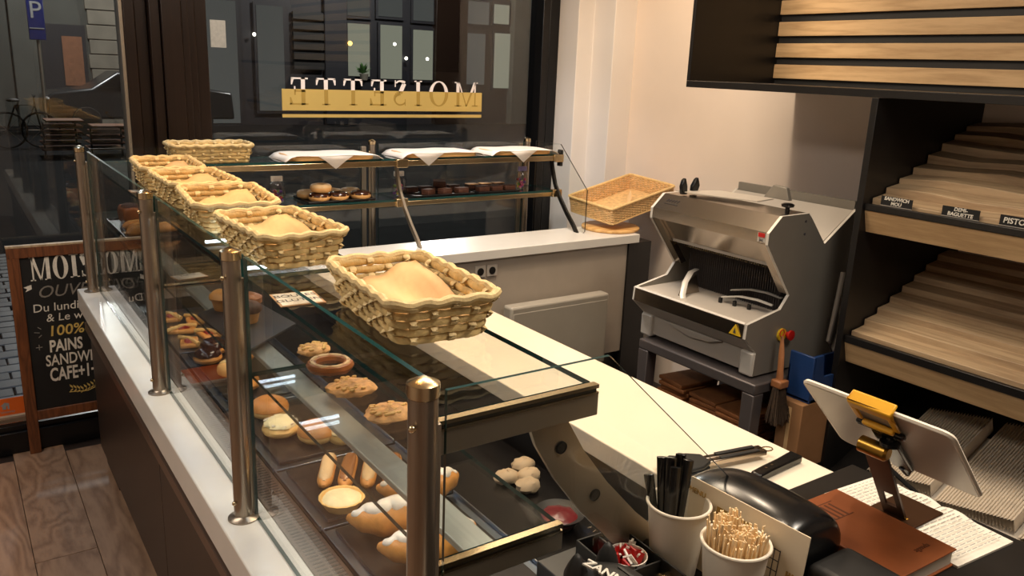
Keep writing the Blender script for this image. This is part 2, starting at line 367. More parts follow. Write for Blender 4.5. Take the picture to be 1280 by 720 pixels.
# window lettering, read from the street (so mirrored from inside)
def serif(ch, x, z0, h, w):
    """polygons (in x to the right, z up) of one serif capital, thick and thin strokes"""
    P = []; T_, t = 0.155*h, 0.06*h; sf = 0.045*h
    R = lambda a, b, c, d: P.append([(a, b), (c, b), (c, d), (a, d)])
    def serf(cx, z, wd): R(cx-wd/2, z, cx+wd/2, z+sf)
    if ch == 'I':
        R(w/2-T_/2, 0, w/2+T_/2, h); serf(w/2, 0, T_*2.2); serf(w/2, h-sf, T_*2.2)
    if ch == 'T':
        R(w/2-T_/2, 0, w/2+T_/2, h); serf(w/2, 0, T_*2.2); R(0, h-t, w, h)
        P.append([(0, h), (0, h*0.74), (t*0.7, h*0.74), (t*1.8, h-t)]); P.append([(w, h), (w-t*1.8, h-t), (w-t*0.7, h*0.74), (w, h*0.74)])
    if ch == 'E':
        R(w*0.16, 0, w*0.16+T_, h); R(0, 0, w, t); R(0, h-t, w*0.92, h); R(w*0.16, h*0.48, w*0.72, h*0.48+t); R(w*0.68, h*0.36, w*0.76, h*0.68)
        P.append([(w, 0), (w, h*0.28), (w-t*0.7, h*0.28), (w-t*1.9, t)]); P.append([(w*0.92, h), (w*0.92-t*1.9, h-t), (w*0.92-t*0.7, h*0.74), (w*0.92, h*0.74)])
    if ch == 'M':
        R(w*0.09, 0, w*0.09+t, h); R(w*0.80, 0, w*0.80+T_*0.9, h); serf(w*0.12, 0, w*0.26); serf(w*0.86, 0, w*0.30)
        P.append([(w*0.05, h), (w*0.05+T_*0.9, h), (w*0.47+T_*0.4, 0), (w*0.47, 0)]); P.append([(w*0.47, 0), (w*0.47+t, 0), (w*0.84, h), (w*0.80, h)])
        R(0, h-sf, w*0.12, h); R(w*0.82, h-sf, w, h)
    if ch == 'O':
        n = 28
        for k in range(n):
            a, b = 2*math.pi*k/n, 2*math.pi*(k+1)/n
            o = lambda q: (w/2+w/2*math.cos(q), h/2+h*0.515*math.sin(q)); i = lambda q: (w/2+(w/2-T_)*math.cos(q), h/2+(h*0.515-t*0.8)*math.sin(q))
            P.append([o(a), o(b), i(b), i(a)])
    if ch == 'S':
        pts = []; n = 26
        for k in range(n+1):
            q = k/n
            a = rad(40+q*0.5*2*220) if q < 0.5 else rad(130-(q-0.5)*2*220)
            if q < 0.5: c = (w/2+w*0.40*math.cos(a), h*0.745+h*0.225*math.sin(a))
            else: c = (w/2+w*0.44*math.cos(rad(90)-(q-0.5)*2*rad(235)), h*0.265+h*0.235*math.sin(rad(90)-(q-0.5)*2*rad(235)))
            pts.append((c, t*0.5+T_*0.36*math.exp(-((q-0.5)/0.17)**2)))
        for k in range(n):
            (a, wa), (b, wb) = pts[k], pts[k+1]; d = Vector((b[0]-a[0], b[1]-a[1])); d.normalize(); nn = Vector((-d.y, d.x))
            P.append([(a[0]+nn.x*wa, a[1]+nn.y*wa), (b[0]+nn.x*wb, b[1]+nn.y*wb), (b[0]-nn.x*wb, b[1]-nn.y*wb), (a[0]-nn.x*wa, a[1]-nn.y*wa)])
        R(w*0.10, 0, w*0.10+t*0.6, h*0.26); R(w*0.84, h*0.74, w*0.84+t*0.6, h)
    return [[(x+p[0], z0+p[1]) for p in q] for q in P]
def clip(poly, zc, above):
    out = []
    for i in range(len(poly)):
        a, b = poly[i], poly[(i+1) % len(poly)]; ia = (a[1] >= zc) == above or a[1] == zc; ib = (b[1] >= zc) == above or b[1] == zc
        if ia: out.append(a)
        if (a[1]-zc)*(b[1]-zc) < 0:
            q = (zc-a[1])/(b[1]-a[1]); out.append((a[0]+(b[0]-a[0])*q, zc))
    return out if len(out) > 2 else None
WORD = (('M', 0.150), ('O', 0.118), ('I', 0.052), ('S', 0.078), ('E', 0.094), ('T', 0.104), ('T', 0.104), ('E', 0.094))
sg = T('window_lettering', 'gold band with mirrored white MOISETTE letters stuck on the shop window', 'lettering', (1.98, 4.031, 1.47))
MB().box((1.40, 4.0305, 1.508), (2.56, 4.0345, 1.612)).obj('gold_band', 'gold_film', sg)
MB().box((1.40, 4.0305, 1.474), (2.56, 4.0345, 1.490)).obj('gold_line', 'gold_film', sg)
xx = 0.03; tot = 2.532-1.44; k_ = 0
gaps = (tot-sum(wd for _, wd in WORD))/7
x = 2.532
for ch, wd in WORD:
    u = MB(); l = MB()
    for q in serif(ch, 0, 1.536, 0.132, wd):
        a = clip(q, 1.612, True); b = clip(q, 1.612, False)
        if a: u.prism([(x-p[0], p[1]) for p in a], 'y', 4.0318, 4.0342)
        if b: l.prism([(x-p[0], p[1]) for p in b], 'y', 4.0299, 4.0306)
    u.obj('letter', 'letter_white', sg, smooth=False); l.obj('letter_ghost', 'gold_dark', sg, smooth=False)  # lower half of each letter shows through the band as darker gold
    x -= wd+gaps
# delivery sticker low on the left pane
st = T('window_sticker', 'orange sticker with a white house symbol low on the left window pane', 'sticker', (0.0, 4.031, 0.1))
MB().box((-0.30, 4.0315, 0.165), (0.176, 4.0345, 0.245)).obj('orange_field', 'orange_sticker', st)
MB().box((-0.30, 4.0315, 0.088), (0.176, 4.0345, 0.164)).obj('pale_field', 'sticker_pale', st)
MB().prism([(0.085, 0.195), (0.085, 0.212), (0.078, 0.212), (0.095, 0.227), (0.112, 0.222), (0.112, 0.195), (0.105, 0.195), (0.105, 0.21), (0.1, 0.21), (0.1, 0.195)], 'y', 4.0305, 4.0316).obj('house_mark', 'sign_white', st, smooth=False)
XZ = lambda x, y, z: frame((x, y, z), (1, 0, 0), (0, 0, 1))
text('sticker_words', 'Takeaway', 0.016, 'sign_white', XZ(0.1, 4.0312, 0.182), st); text('sticker_words', 'Heures d\'ouverture', 0.022, 'orange_sticker', XZ(0.07, 4.0312, 0.125), st)

# ------------------------------------------------------------------ the street outside
gs = S(MB().box((-25, 4.12, -0.16), (40, 40, -0.112)).obj('street', 'street_base'))
pv = None; rr = random.Random(3)
for j in range(34):
    for i in range(8):
        x = -0.15+0.215*i+(0.107 if j % 2 else 0); y = 4.25+0.135*j
        if pv is None: o = pv = MB().box((-0.103, -0.063, -0.112), (0.103, 0.063, -0.10)).obj('paving_stone', 'cobble', gs, bev=0.006, local=True)
        else: o = pv.copy(); COL.objects.link(o)
        o.parent = gs; o.location = (x, y, rr.uniform(-0.004, 0.004)); o.rotation_euler = (rr.uniform(-.015, .015), rr.uniform(-.015, .015), 0)
fb = T('street_facade', 'dark building front with shop windows across the street', 'building', (9, 24, -0.1))
MB().box((-12, 24.0, -0.15), (6.1, 24.3, 9)).obj('wall', 'facade_grey', fb); MB().box((6.1, 24.05, -0.15), (30, 24.3, 9)).obj('shopfront', 'facade_dark', fb)
MB().box((1.65, 23.85, -0.1), (2.11, 24.1, 6)).obj('pilaster', 'facade_grey', fb, bev=0.02)
MB().box((13.34, 23.8, -0.1), (14.51, 24.2, 6)).obj('pilaster', 'frame_brown', fb, bev=0.02)
MB().box((16.3, 23.75, -0.1), (17.5, 24.2, 6)).obj('pilaster', 'facade_grey', fb, bev=0.02)
MB().box((9.65, 23.9, -0.1), (10.36, 24.2, 6)).obj('pilaster', 'facade_dark', fb, bev=0.02)
dr = MB().box((2.3, 23.95, -0.1), (3.29, 24.05, 2.38)).obj('door', 'facade_dark', fb); MB().box((2.75, 23.93, 0.9), (3.2, 23.96, 2.1)).obj('door_panel', 'rust_wood', dr)
for k in range(9):
    MB().box((3.33+0.04*(k % 2), 23.9, -0.1+0.36*k), (4.06-0.04*(k % 2), 24.05, 0.24+0.36*k)).obj('quoin', 'facade_stone', fb, bev=0.015)
for (a, b, c, d, m) in ((6.18, 7.09, -.05, 3.25, 'lit_room_dim'), (7.66, 8.42, .3, 3.2, 'lit_room_dim'), (10.40, 11.10, 1.35, 2.88, 'lit_room'), (11.47, 12.2, 1.3, 2.9, 'lit_room'), (10.4, 11.1, 3.1, 3.6, 'lit_room_dim'), (11.4, 12.2, 3.15, 3.7, 'lit_room_dim'),
                        (12.6, 13.3, 1.3, 2.82, 'lit_room'), (12.6, 13.3, 3.1, 3.8, 'lit_room_dim'), (14.55, 15.28, 1.2, 2.83, 'lit_room_dim'), (14.5, 15.4, 3.13, 3.83, 'lit_room_dim'), (15.66, 16.28, 1.1, 2.89, 'lit_room'), (15.6, 16.2, 3.19, 3.8, 'lit_room')):
    wn = MB().box((a-0.08, 23.96, c-0.08), (b+0.08, 24.0, d+0.08)).obj('window', 'facade_dark', fb); MB().box((a, 23.94, c), (b, 23.97, d)).obj('pane', m, wn)
for k in range(6): MB().box((8.70, 23.9, 1.5+0.28*k), (9.62, 24.0, 1.70+0.28*k)).obj('louvre', 'soft_black', fb)
MB().box((6.37, 23.9, 2.0), (6.78, 23.93, 2.72)).obj('poster', 'sticker_pale', fb)
for (x, z, m) in ((12.3, 1.94, 'lamp_white'), (13.05, 1.95, 'lamp_white'), (10.42, 2.3, 'lamp_warm'), (11.9, 2.35, 'lamp_white'), (7.55, 2.4, 'lamp_white')):
    MB().ball((x, 23.85, z), 0.07 if m == 'lamp_warm' else 0.05, 10, 6).obj('window_lamp', m, fb)
pt = T('potted_plant', 'bushy green plant in a lit window across the street', 'plant', (10.75, 23.6, 1.25))
MB().lathe([(0.10, 0), (0.14, 0.18)], (10.75, 23.6, 1.25), 12).obj('pot', 'facade_stone', pt); b = MB()
for k in range(40):
    a = rr.uniform(0, 6.28); e = rr.uniform(0.2, 1.4); l = rr.uniform(0.18, 0.36); c = Vector((10.75, 23.7, 1.43)); d = Vector((math.cos(a)*math.cos(e), math.sin(a)*math.cos(e), math.sin(e)))
    s_ = d.cross(Vector((0, 0, 1))).normalized()*0.05; b.add([c, c+d*l*.6+s_, c+d*l, c+d*l*.6-s_], [(0, 1, 2, 3)])
b.obj('foliage', 'plant_green', pt)
ps = T('parking_sign', 'blue parking sign with a white P seen through the left pane', 'sign', (2.0, 21, -0.1))
MB().box((1.80, 20.98, 1.95), (2.12, 21.02, 2.95)).obj('sign_plate', 'sign_blue', ps, bev=0.01)
MB().cyl((1.96, 21.04, -0.1), 0.03, 2.6, 10).obj('pole', 'steel_bar', ps); text('letter', 'P', 0.5, 'sign_white', XZ(1.96, 20.975, 2.55), ps)
MB().box((1.82, 20.972, 2.18), (2.10, 20.978, 2.20)).obj('white_line', 'sign_white', ps)
# bicycle
bk = T('bicycle', 'dark bicycle parked in the street behind the left pane', 'bicycle', (1.3, 18.5, -0.1))
for x in (1.05, 1.62):
    wl = MB().tube([(x+0.33*math.cos(a*math.pi/14), 18.5, 0.24+0.33*math.sin(a*math.pi/14)) for a in range(28)], 0.022, 6, True).obj('wheel', 'tyre', bk)
    sp = MB()
    for k in range(8): sp.tube([(x, 18.5, 0.24), (x+0.32*math.cos(k*.785), 18.5, 0.24+0.32*math.sin(k*.785))], 0.003, 4)
    sp.obj('spokes', 'steel_bar', wl)
MB().tube([(1.05, 18.5, .24), (1.22, 18.5, .70), (1.55, 18.5, .72), (1.36, 18.5, .26), (1.22, 18.5, .7)], 0.018, 6).tube([(1.36, 18.5, .26), (1.05, 18.5, .24)], .014, 6).tube([(1.55, 18.5, .85), (1.55, 18.5, .72), (1.62, 18.5, .24)], .016, 6).obj('frame', 'black_metal', bk)
MB().tube([(1.55, 18.25, .9), (1.55, 18.5, .86), (1.55, 18.75, .9)], .014, 6).obj('handlebar', 'black_metal', bk); MB().ball((1.2, 18.5, .80), (.12, .06, .035), 10, 6).obj('saddle', 'soft_black', bk)
# folded terrace furniture stacks and a parked car
for q, (x, n, lab) in enumerate(((1.75, 6, 'tall stack of folded wooden terrace tables nearest the bicycle'), (2.50, 5, 'low stack of folded wooden terrace tables beside the taller stack'))):
    tk = T('folded_table_stack', lab, 'furniture', (x, 17, -0.1), 'folded terrace tables in the street')
    for k in range(n):
        t_ = MB().box((x-.30+.02*k, 16.7, 0.02+.1*k), (x+.30+.02*k, 17.3, 0.05+.1*k)).obj('table_top', 'rust_wood', tk, bev=.005)
        MB().box((x-.27, 16.75, -0.1+.1*k), (x-.24, 16.78, 0.02+.1*k)).box((x+.24, 16.75, -0.1+.1*k), (x+.27, 16.78, 0.02+.1*k)).obj('legs', 'black_metal', t_)
cr = T('parked_car', 'dark car parked at the far side of the street', 'car', (3.4, 21.8, -0.1))
MB().prism([(2.0, .25), (2.0, .72), (2.15, .85), (2.95, .95), (3.5, 1.32), (4.7, 1.34), (5.4, 1.0), (6.1, .9), (6.15, .25)], 'y', 21.2, 22.7).obj('body', 'car_dark', cr, bev=.06)
MB().prism([(3.1, .97), (3.55, 1.26), (4.65, 1.28), (5.2, 1.0)], 'y', 21.17, 21.22).obj('side_window', 'black_plastic', cr)
for x in (2.8, 5.3): MB().lathe([(.0, -.1), (.3, -.1), (.32, 0), (.3, .1), (0, .1)], (x, 21.25, .22), 20, axis='y').obj('wheel', 'tyre', cr)
MB().ball((2.06, 21.3, .70), (.06, .12, .06), 10, 6).obj('headlight', 'sign_white', cr)

# ------------------------------------------------------------------ chalkboard
cb = T('chalkboard_sign', 'wood-framed chalkboard with MOISETTE chalk lettering by the left window', 'sign', (0.45, 3.93, 0))
X0, X1, ZT, ZB, YB = 0.166, 0.745, 0.94, 0.155, 3.945
for a, b in ((X0, X0+.045), (X1-.045, X1)): MB().box((a, YB-.012, 0), (b, YB+.014, ZT-.004)).obj('stile', 'board_wood', cb, bev=.002)
MB().box((X0, YB-.013, ZT-.045), (X1, YB+.014, ZT)).obj('top_rail', 'board_wood', cb, bev=.002); MB().box((X0+.045, YB-.012, ZB), (X1-.045, YB+.014, ZB+.045)).obj('bottom_rail', 'board_wood', cb, bev=.002)
MB().box((X0-.001, YB-.014, ZT), (X1+.001, YB+.015, ZT+.008)).obj('top_edge', 'slat_wood', cb)
MB().box((X0+.045, YB-.004, ZB+.045), (X1-.045, YB+.010, ZT-.045)).obj('slate_panel', 'chalk_black', cb)
MB().tube([(X0+.02, YB+.012, .5), (X0+.02, 4.0, .30)], .004, 6).tube([(X0+.03, YB+.016, ZT-.05), (X0+.03, 4.02, .02)], .008, 6).obj('rear_leg', 'board_wood', cb)
x = 0.246; y = YB-.0045
for ch, wd in WORD:
    m_ = MB(); sc = 0.098/0.12
    for q in serif(ch, 0, 0, 0.105, wd*.50): m_.prism([(x+p[0], .79+p[1]) for p in q], 'y', y-.0006, y)
    m_.obj('chalk_letter', 'chalk_white', cb, smooth=False); x += wd*.50+.011
BD = lambda x, z: XZ(x, y, z)
for (s_, x, z, sz, m_, sh, bd, wd) in (('OUVERTURE', .26, .735, .075, 'chalk_grey', .3, 0, None), ('Du lundi au samedi', .238, .665, .052, 'chalk_white', .05, 0, None), ('& Le week-end', .285, .617, .05, 'chalk_white', .1, 0, None),
    ('100% ARTISANAL', .285, .555, .066, 'chalk_gold', .12, .0008, None), ('PAINS', .285, .485, .075, 'chalk_white', .05, .002, .13), ('SANDWICHES', .265, .42, .072, 'chalk_white', .05, .001, .30), ('CAFE+1+', .275, .352, .085, 'chalk_white', .05, .002, .19)):
    text('chalk_words', s_, sz, m_, BD(x, z), cb, sh, 'LEFT', .0005, bd, wd)
lf = MB()
for k in range(9):
    cx, cz = .36+.014*k, .262+.010*abs(k-3)*.5
    for s_ in (-1, 1):
        a = Vector((cx, y, cz)); d = Vector((-.012, 0, .018*s_+.004)); lf.add([a, a+d*.5+Vector((.006, 0, 0)), a+d, a+d*.5-Vector((.004, 0, 0))], [(0, 1, 2, 3)])
lf.tube([(.345, y, .262), (.42, y, .255), (.50, y, .285)], .002, 5); lf.obj('chalk_laurel', 'chalk_gold', cb, smooth=False)
MB().prism([(.22, .745), (.245, .755), (.245, .775), (.215, .765), (.228, .757)], 'y', y-.0006, y).obj('chalk_ribbon', 'chalk_white', cb, smooth=False)
mk = MB()
for (a, b) in (((.235, .56), (.255, .556)), ((.25, .535), (.262, .545)), ((.235, .49), (.26, .49)), ((.2475, .478), (.2475, .502)), ((.25, .582), (.262, .572))): mk.tube([(a[0], y, a[1]), (b[0], y, b[1])], .002, 5)
mk.obj('chalk_mark', 'chalk_grey', cb)
# ------------------------------------------------------------------ long display case
dc = T('display_case', 'long glass bakery display case with steel posts and white ledge', 'display case', (0.75, 2.2, 0))
LZ = 0.80
MB().box((.39, .25, .715), (.492, 3.69, LZ)).obj('ledge', 'white_laminate', dc, bev=.003)
MB().box((.415, .25, .665), (.49, 3.66, .714)).obj('shadow_gap', 'cabinet_brown', dc)
MB().box((.402, .25, .628), (.47, 3.66, .664)).obj('trim_strip', 'trim_brown', dc, bev=.002)
for k, (a, b) in enumerate(((.25, 1.10), (1.105, 2.365), (2.370, 3.655))): MB().box((.418, a, .10), (.44, b, .627)).obj('front_panel', 'cabinet_brown', dc, bev=.002)
MB().box((.46, .91, 0), (1.14, 3.35, .10)).obj('plinth', 'black_laminate', dc); MB().box((.4405, .91, .10), (1.14, 3.37, .70)).obj('carcass', 'black_laminate', dc)
MB().box((.492, .91, .70), (1.15, 3.37, .785)).obj('deck', 'deck_dark', dc)
vn = MB().box((.495, .3, .785), (.558, 3.6, .797)).obj('vent_strip', 'vent_brown', dc, bev=.001)
sl = MB()
for k in range(260):
    yy = .32+k*.0125; sl.box((.503, yy, .797), (.524, yy+.005, .7978)); sl.box((.529, yy, .797), (.550, yy+.005, .7978))
sl.obj('vent_slots', 'vent_slot', vn, smooth=False)['kind'] = 'stuff'
PY = (3.63, 2.394, 1.594, .804)
PX = .440
def post(x, y, z1, parent, s=1.0, dx=.02, dy=0):
    p = MB().cyl((x, y, LZ), .0185*s, z1-LZ-.022, 28).obj('post', 'steel', parent)
    MB().lathe([(.0185*s, 0), (.0205*s, .002), (.0205*s, .018), (.0, .0275)], (x, y, z1-.022), 28).obj('post_cap', 'steel_cap', p)
    MB().lathe([(.032*s, 0), (.032*s, .003), (.022*s, .007), (.019*s, .010)], (x, y, LZ), 28).obj('base_flange', 'steel', p)
    MB().box((x+dx-.006, y+dy-.006, LZ+.005), (x+dx+.003, y+dy+.006, z1-.06)).obj('glazing_channel', 'steel_bar', p, bev=.001)
    for z in (LZ+.045, z1-.055): MB().ball((x-.021*s, y-.012, z), .005, 8, 6).obj('screw', 'steel_cap', p)
for y in PY: post(PX, y, 1.389, dc)
GX = .4655
for a, b in ((2.40, 3.60), (1.605, 2.385), (.82, 1.585)):
    MB().box((GX-.004, a, LZ+.002), (GX+.004, b, 1.372), 0, 1).obj('front_pane', ['clear_glass', 'glass_edge'], dc, smooth=False)
SH1, SH2 = 1.326, 1.121
for a, b in ((.825, 1.60), (1.604, 2.40), (2.404, 3.66)): MB().box((.471, a, SH1-.008), (.720, b, SH1), 0, 1).obj('upper_shelf', ['clear_glass', 'glass_edge'], dc, smooth=False)
for a, b in ((.825, 1.60), (1.604, 2.40), (2.404, 3.66)): MB().box((.471, a, SH2-.008), (.672, b, SH2), 0, 1).obj('lower_shelf', ['clear_glass', 'glass_edge'], dc, smooth=False)
for y in (.815, 2.394):
    if y < 1: b = MB().box((.462, y-.006, 1.280), (.724, y+.006, 1.316)).obj('shelf_beam', 'steel_bar', dc, bev=.001)
    if y < 1: MB().box((.462, y-.008, 1.322), (.722, y+.004, 1.3275)).obj('glazing_strip', 'steel_cap', b)
    if y < 1: MB().box((.464, y-.005, 1.316), (.720, y+.005, 1.322)).obj('slot', 'dark_slot', b)
    if y < 1: MB().box((.462, y-.008, 1.313), (.722, y-.005, 1.3165)).obj('lower_lip', 'steel_cap', b)
    b = MB().box((.462, y-.006, 1.080), (.674, y+.006, 1.112)).obj('shelf_beam', 'steel_bar', dc, bev=.001)
    MB().box((.462, y-.008, 1.117), (.672, y+.004, 1.1235)).obj('glazing_strip', 'steel_cap', b); MB().box((.464, y-.005, 1.112), (.670, y+.005, 1.117)).obj('slot', 'dark_slot', b); MB().box((.462, y-.008, 1.109), (.672, y-.005, 1.1125)).obj('lower_lip', 'steel_cap', b)
    if y > 1: continue
    # curved perforated arm
    cl = [(.640, 1.300), (.655, 1.262), (.690, 1.205), (.742, 1.138), (.81, 1.065), (.90, .985), (1.00, .90), (1.06, .80)]
    pg = []; bk2 = []
    for k, p in enumerate(cl):
        a = Vector(cl[min(k+1, len(cl)-1)])-Vector(cl[max(k-1, 0)]); a.normalize(); n = Vector((-a.y, a.x)); wd = .030
        pg.append((p[0]+n.x*wd, p[1]+n.y*wd)); bk2.append((p[0]-n.x*wd, p[1]-n.y*wd))
    am = MB()
    for k in range(len(cl)-1):
        am.prism([pg[k], pg[k+1], bk2[k+1], bk2[k]], 'y', y+.008, y+.016)
    ar = am.obj('curved_arm', 'steel_bar', dc, smooth=False)
    for (hx, hz) in ((.672, 1.236), (.742, 1.142), (.86, 1.02)):
        MB().lathe([(.0095, 0), (.0095, .002), (.007, .002), (.007, .0005), (0, .0005)], (hx, y+.0055, hz), 16, axis='y').obj('arm_hole', 'dark_slot', ar)
MB().box((.528, .83, 1.096), (.577, 3.45, 1.108)).obj('light_rail', 'rail_white', dc, bev=.002)
MB().box((.545, .9, 1.0935), (.556, 3.4, 1.0958)).obj('led_strip', 'led_white', dc)
for yy in (2.02, 1.72): MB().box((.50, yy-.004, 1.3115), (.712, yy+.004, 1.3172)).obj('led_strip', 'led_white', dc)  # crosswise strips added for bright streaks in the lower shelf glass
ep = MB().prism([(.470, .80), (.470, 1.371), (.731, 1.371), (1.009, 1.116), (1.14, .99), (1.14, .80)], 'y', .798, .804, 1, 0).obj('end_pane', ['clear_glass', 'glass_edge'], dc, smooth=False)

# ------------------------------------------------------------------ window display case
wc = T('window_display_case', 'second glass display case with curved arms along the shop window', 'display case', (1.7, 3.6, 0))
MB().box((.4405, 3.40, .0), (2.70, 3.69, .77)).obj('carcass', 'black_laminate', wc); MB().box((.493, 3.38, .77), (2.70, 3.75, .785)).obj('deck', 'deck_dark', wc)
for x in (1.725, 2.655):
    post(x, 3.70, 1.389, wc, .9, -.02, -.014)
    MB().box((x-.06, 3.69, .80), (x-.035, 3.705, 1.36)).obj('mullion', 'steel_bar', wc, bev=.001)
for a, b in ((.48, 1.66), (1.75, 2.62)): MB().box((a, 3.680, .802), (b, 3.688, 1.374), 0, 1).obj('window_side_pane', ['clear_glass', 'glass_edge'], wc, smooth=False)
for a, b in ((.724, 1.74), (1.745, 2.68)):
    MB().box((a, 3.455, 1.318), (b, 3.675, 1.326), 0, 1).obj('upper_shelf', ['clear_glass', 'glass_edge'], wc, smooth=False)
    MB().box((a, 3.455, 1.126), (b, 3.675, 1.134), 0, 1).obj('lower_shelf', ['clear_glass', 'glass_edge'], wc, smooth=False)
    MB().box((a, 3.44, 1.292), (b, 3.46, 1.3175)).obj('shelf_rail', 'steel_cap', wc, bev=.002); MB().box((a, 3.44, 1.104), (b, 3.46, 1.1255)).obj('shelf_rail', 'steel_cap', wc, bev=.002)
for x in (1.755, 2.675):
    cl = [(3.50, 1.30), (3.485, 1.24), (3.455, 1.164), (3.41, 1.10), (3.345, 1.03), (3.28, .97), (3.22, .90)]
    ar = MB()
    for k in range(len(cl)-1):
        a, b = Vector(cl[k]), Vector(cl[k+1]); d = (b-a).normalized(); n = Vector((-d.y, d.x))*.011
        ar.prism([(a+n)[:], (b+n)[:], (b-n)[:], (a-n)[:]], 'x', x-.006, x+.006)
    ar = ar.obj('curved_arm', 'steel_bar' if x < 2 else 'black_metal', wc, smooth=False)
    for (hy, hz) in ((3.472, 1.205), (3.385, 1.07)): MB().lathe([(.006, 0), (.006, .001), (0, .0014)], (x-.0065, hy, hz), 12, axis='x').obj('arm_hole', 'steel_cap', ar)
    for z in (1.285, 1.10): MB().box((x-.03, 3.43, z), (x+.03, 3.462, z+.04)).obj('rail_clamp', 'steel_cap', wc, bev=.003)
ep = MB().prism([(3.67, .80), (3.67, 1.375), (3.45, 1.377), (3.21, 1.165), (3.21, .95), (3.4, .80)], 'x', 2.692, 2.698, 1, 0).obj('end_pane', ['clear_glass', 'frame_black'], wc, smooth=False)
MB().box((2.686, 3.435, 1.262), (2.704, 3.465, 1.348)).obj('pane_clip', 'black_plastic', wc, bev=.003)

# ------------------------------------------------------------------ worktops
tb = T('work_table', 'cream laminate worktop running behind the display case', 'table', (1.33, 2.0, 0))
TZ = .94
MB().prism([(1.16, .90), (1.503, .90), (1.503, 3.075), (1.16, 3.075)], 'z', TZ-.05, TZ).obj('worktop', 'cream_laminate', tb, bev=.003)
MB().box((1.17, .93, .0), (1.47, 3.05, TZ-.051)).obj('cabinet_body', 'black_laminate', tb)
bc = T('window_counter', 'white counter under the window with a taupe front panel', 'counter', (2.2, 3.2, 0))
MB().box((1.16, 3.078, TZ-.045), (2.962, 3.378, TZ)).obj('worktop', 'white_laminate', bc, bev=.003)
MB().box((1.51, 3.10, .30), (2.90, 3.13, TZ-.046)).obj('front_panel', 'taupe_panel', bc); MB().box((1.55, 3.131, 0), (2.9, 3.37, TZ-.046)).obj('cabinet_body', 'black_laminate', bc)
MB().box((2.902, 3.09, 0), (3.06, 3.36, TZ-.046)).obj('end_post', 'black_laminate', bc)
hp = T('panel_heater', 'pale grey panel heater fixed to the counter front', 'heater', (2.4, 3.05, .3))
MB().box((2.10, 2.995, .30), (2.705, 3.065, .672)).obj('body', 'heater_grey', hp, bev=.012, seg=3); MB().box((2.115, 2.993, .33), (2.69, 2.9965, .64)).obj('front_plate', 'heater_grey', hp, bev=.003)
MB().box((2.16, 3.066, .36), (2.20, 3.099, .6)).box((2.6, 3.066, .36), (2.64, 3.099, .6)).obj('wall_bracket', 'black_metal', hp)
wr = T('wall_socket', 'small grey socket pair on the counter front above the heater', 'socket', (2.0, 3.099, .83))
for x in (1.985, 2.05):
    s_ = MB().box((x-.028, 3.092, .81), (x+.028, 3.0995, .866)).obj('socket_plate', 'slicer_light', wr, bev=.002); MB().lathe([(.018, 0), (.018, -.0015), (.0, -.0015)], (x, 3.0915, .838), 16, axis='y').obj('socket_hole', 'dark_slot', s_)

# near counter in black
nc = T('service_counter', 'black service counter carrying the cups, card terminal and notebook', 'counter', (1.3, .4, 0))
NZ = 1.0
MB().prism([(.70, -.6), (1.455, -.6), (1.455, .842), (1.0, .842), (1.0, .90), (.70, .90)], 'z', NZ-.03, NZ).obj('countertop', 'black_laminate', nc, bev=.002)
MB().box((.74, -.55, 0), (1.42, .80, NZ-.031)).obj('counter_body', 'soft_black', nc)
# ------------------------------------------------------------------ palm-leaf baskets
def rrect(hx, hy, r, z, n=6, seg=10):
    """points round a rounded rectangle (half sizes), evenly split per side"""
    pts = []
    cor = [(hx-r, hy-r, 0), (-hx+r, hy-r, 90), (-hx+r, -hy+r, 180), (hx-r, -hy+r, 270)]
    for k, (cx, cy, a0) in enumerate(cor):
        for i in range(n+1):
            a = rad(a0+90*i/n); pts.append(Vector((cx+r*math.cos(a), cy+r*math.sin(a), z)))
        nx, ny, b0 = cor[(k+1) % 4]; a = pts[-1]; b = Vector((nx+r*math.cos(rad(b0)), ny+r*math.sin(rad(b0)), z))
        for i in range(1, seg): pts.append(a.lerp(b, i/seg))
    return pts
def resample(pts, n):
    m = len(pts); L = [0]
    for i in range(m): L.append(L[-1]+(pts[(i+1) % m]-pts[i]).length)
    out = []; j = 0
    for k in range(n):
        d = L[-1]*k/n
        while L[j+1] < d: j += 1
        q = (d-L[j])/max(1e-9, L[j+1]-L[j]); out.append(pts[j].lerp(pts[(j+1) % m], q))
    return out
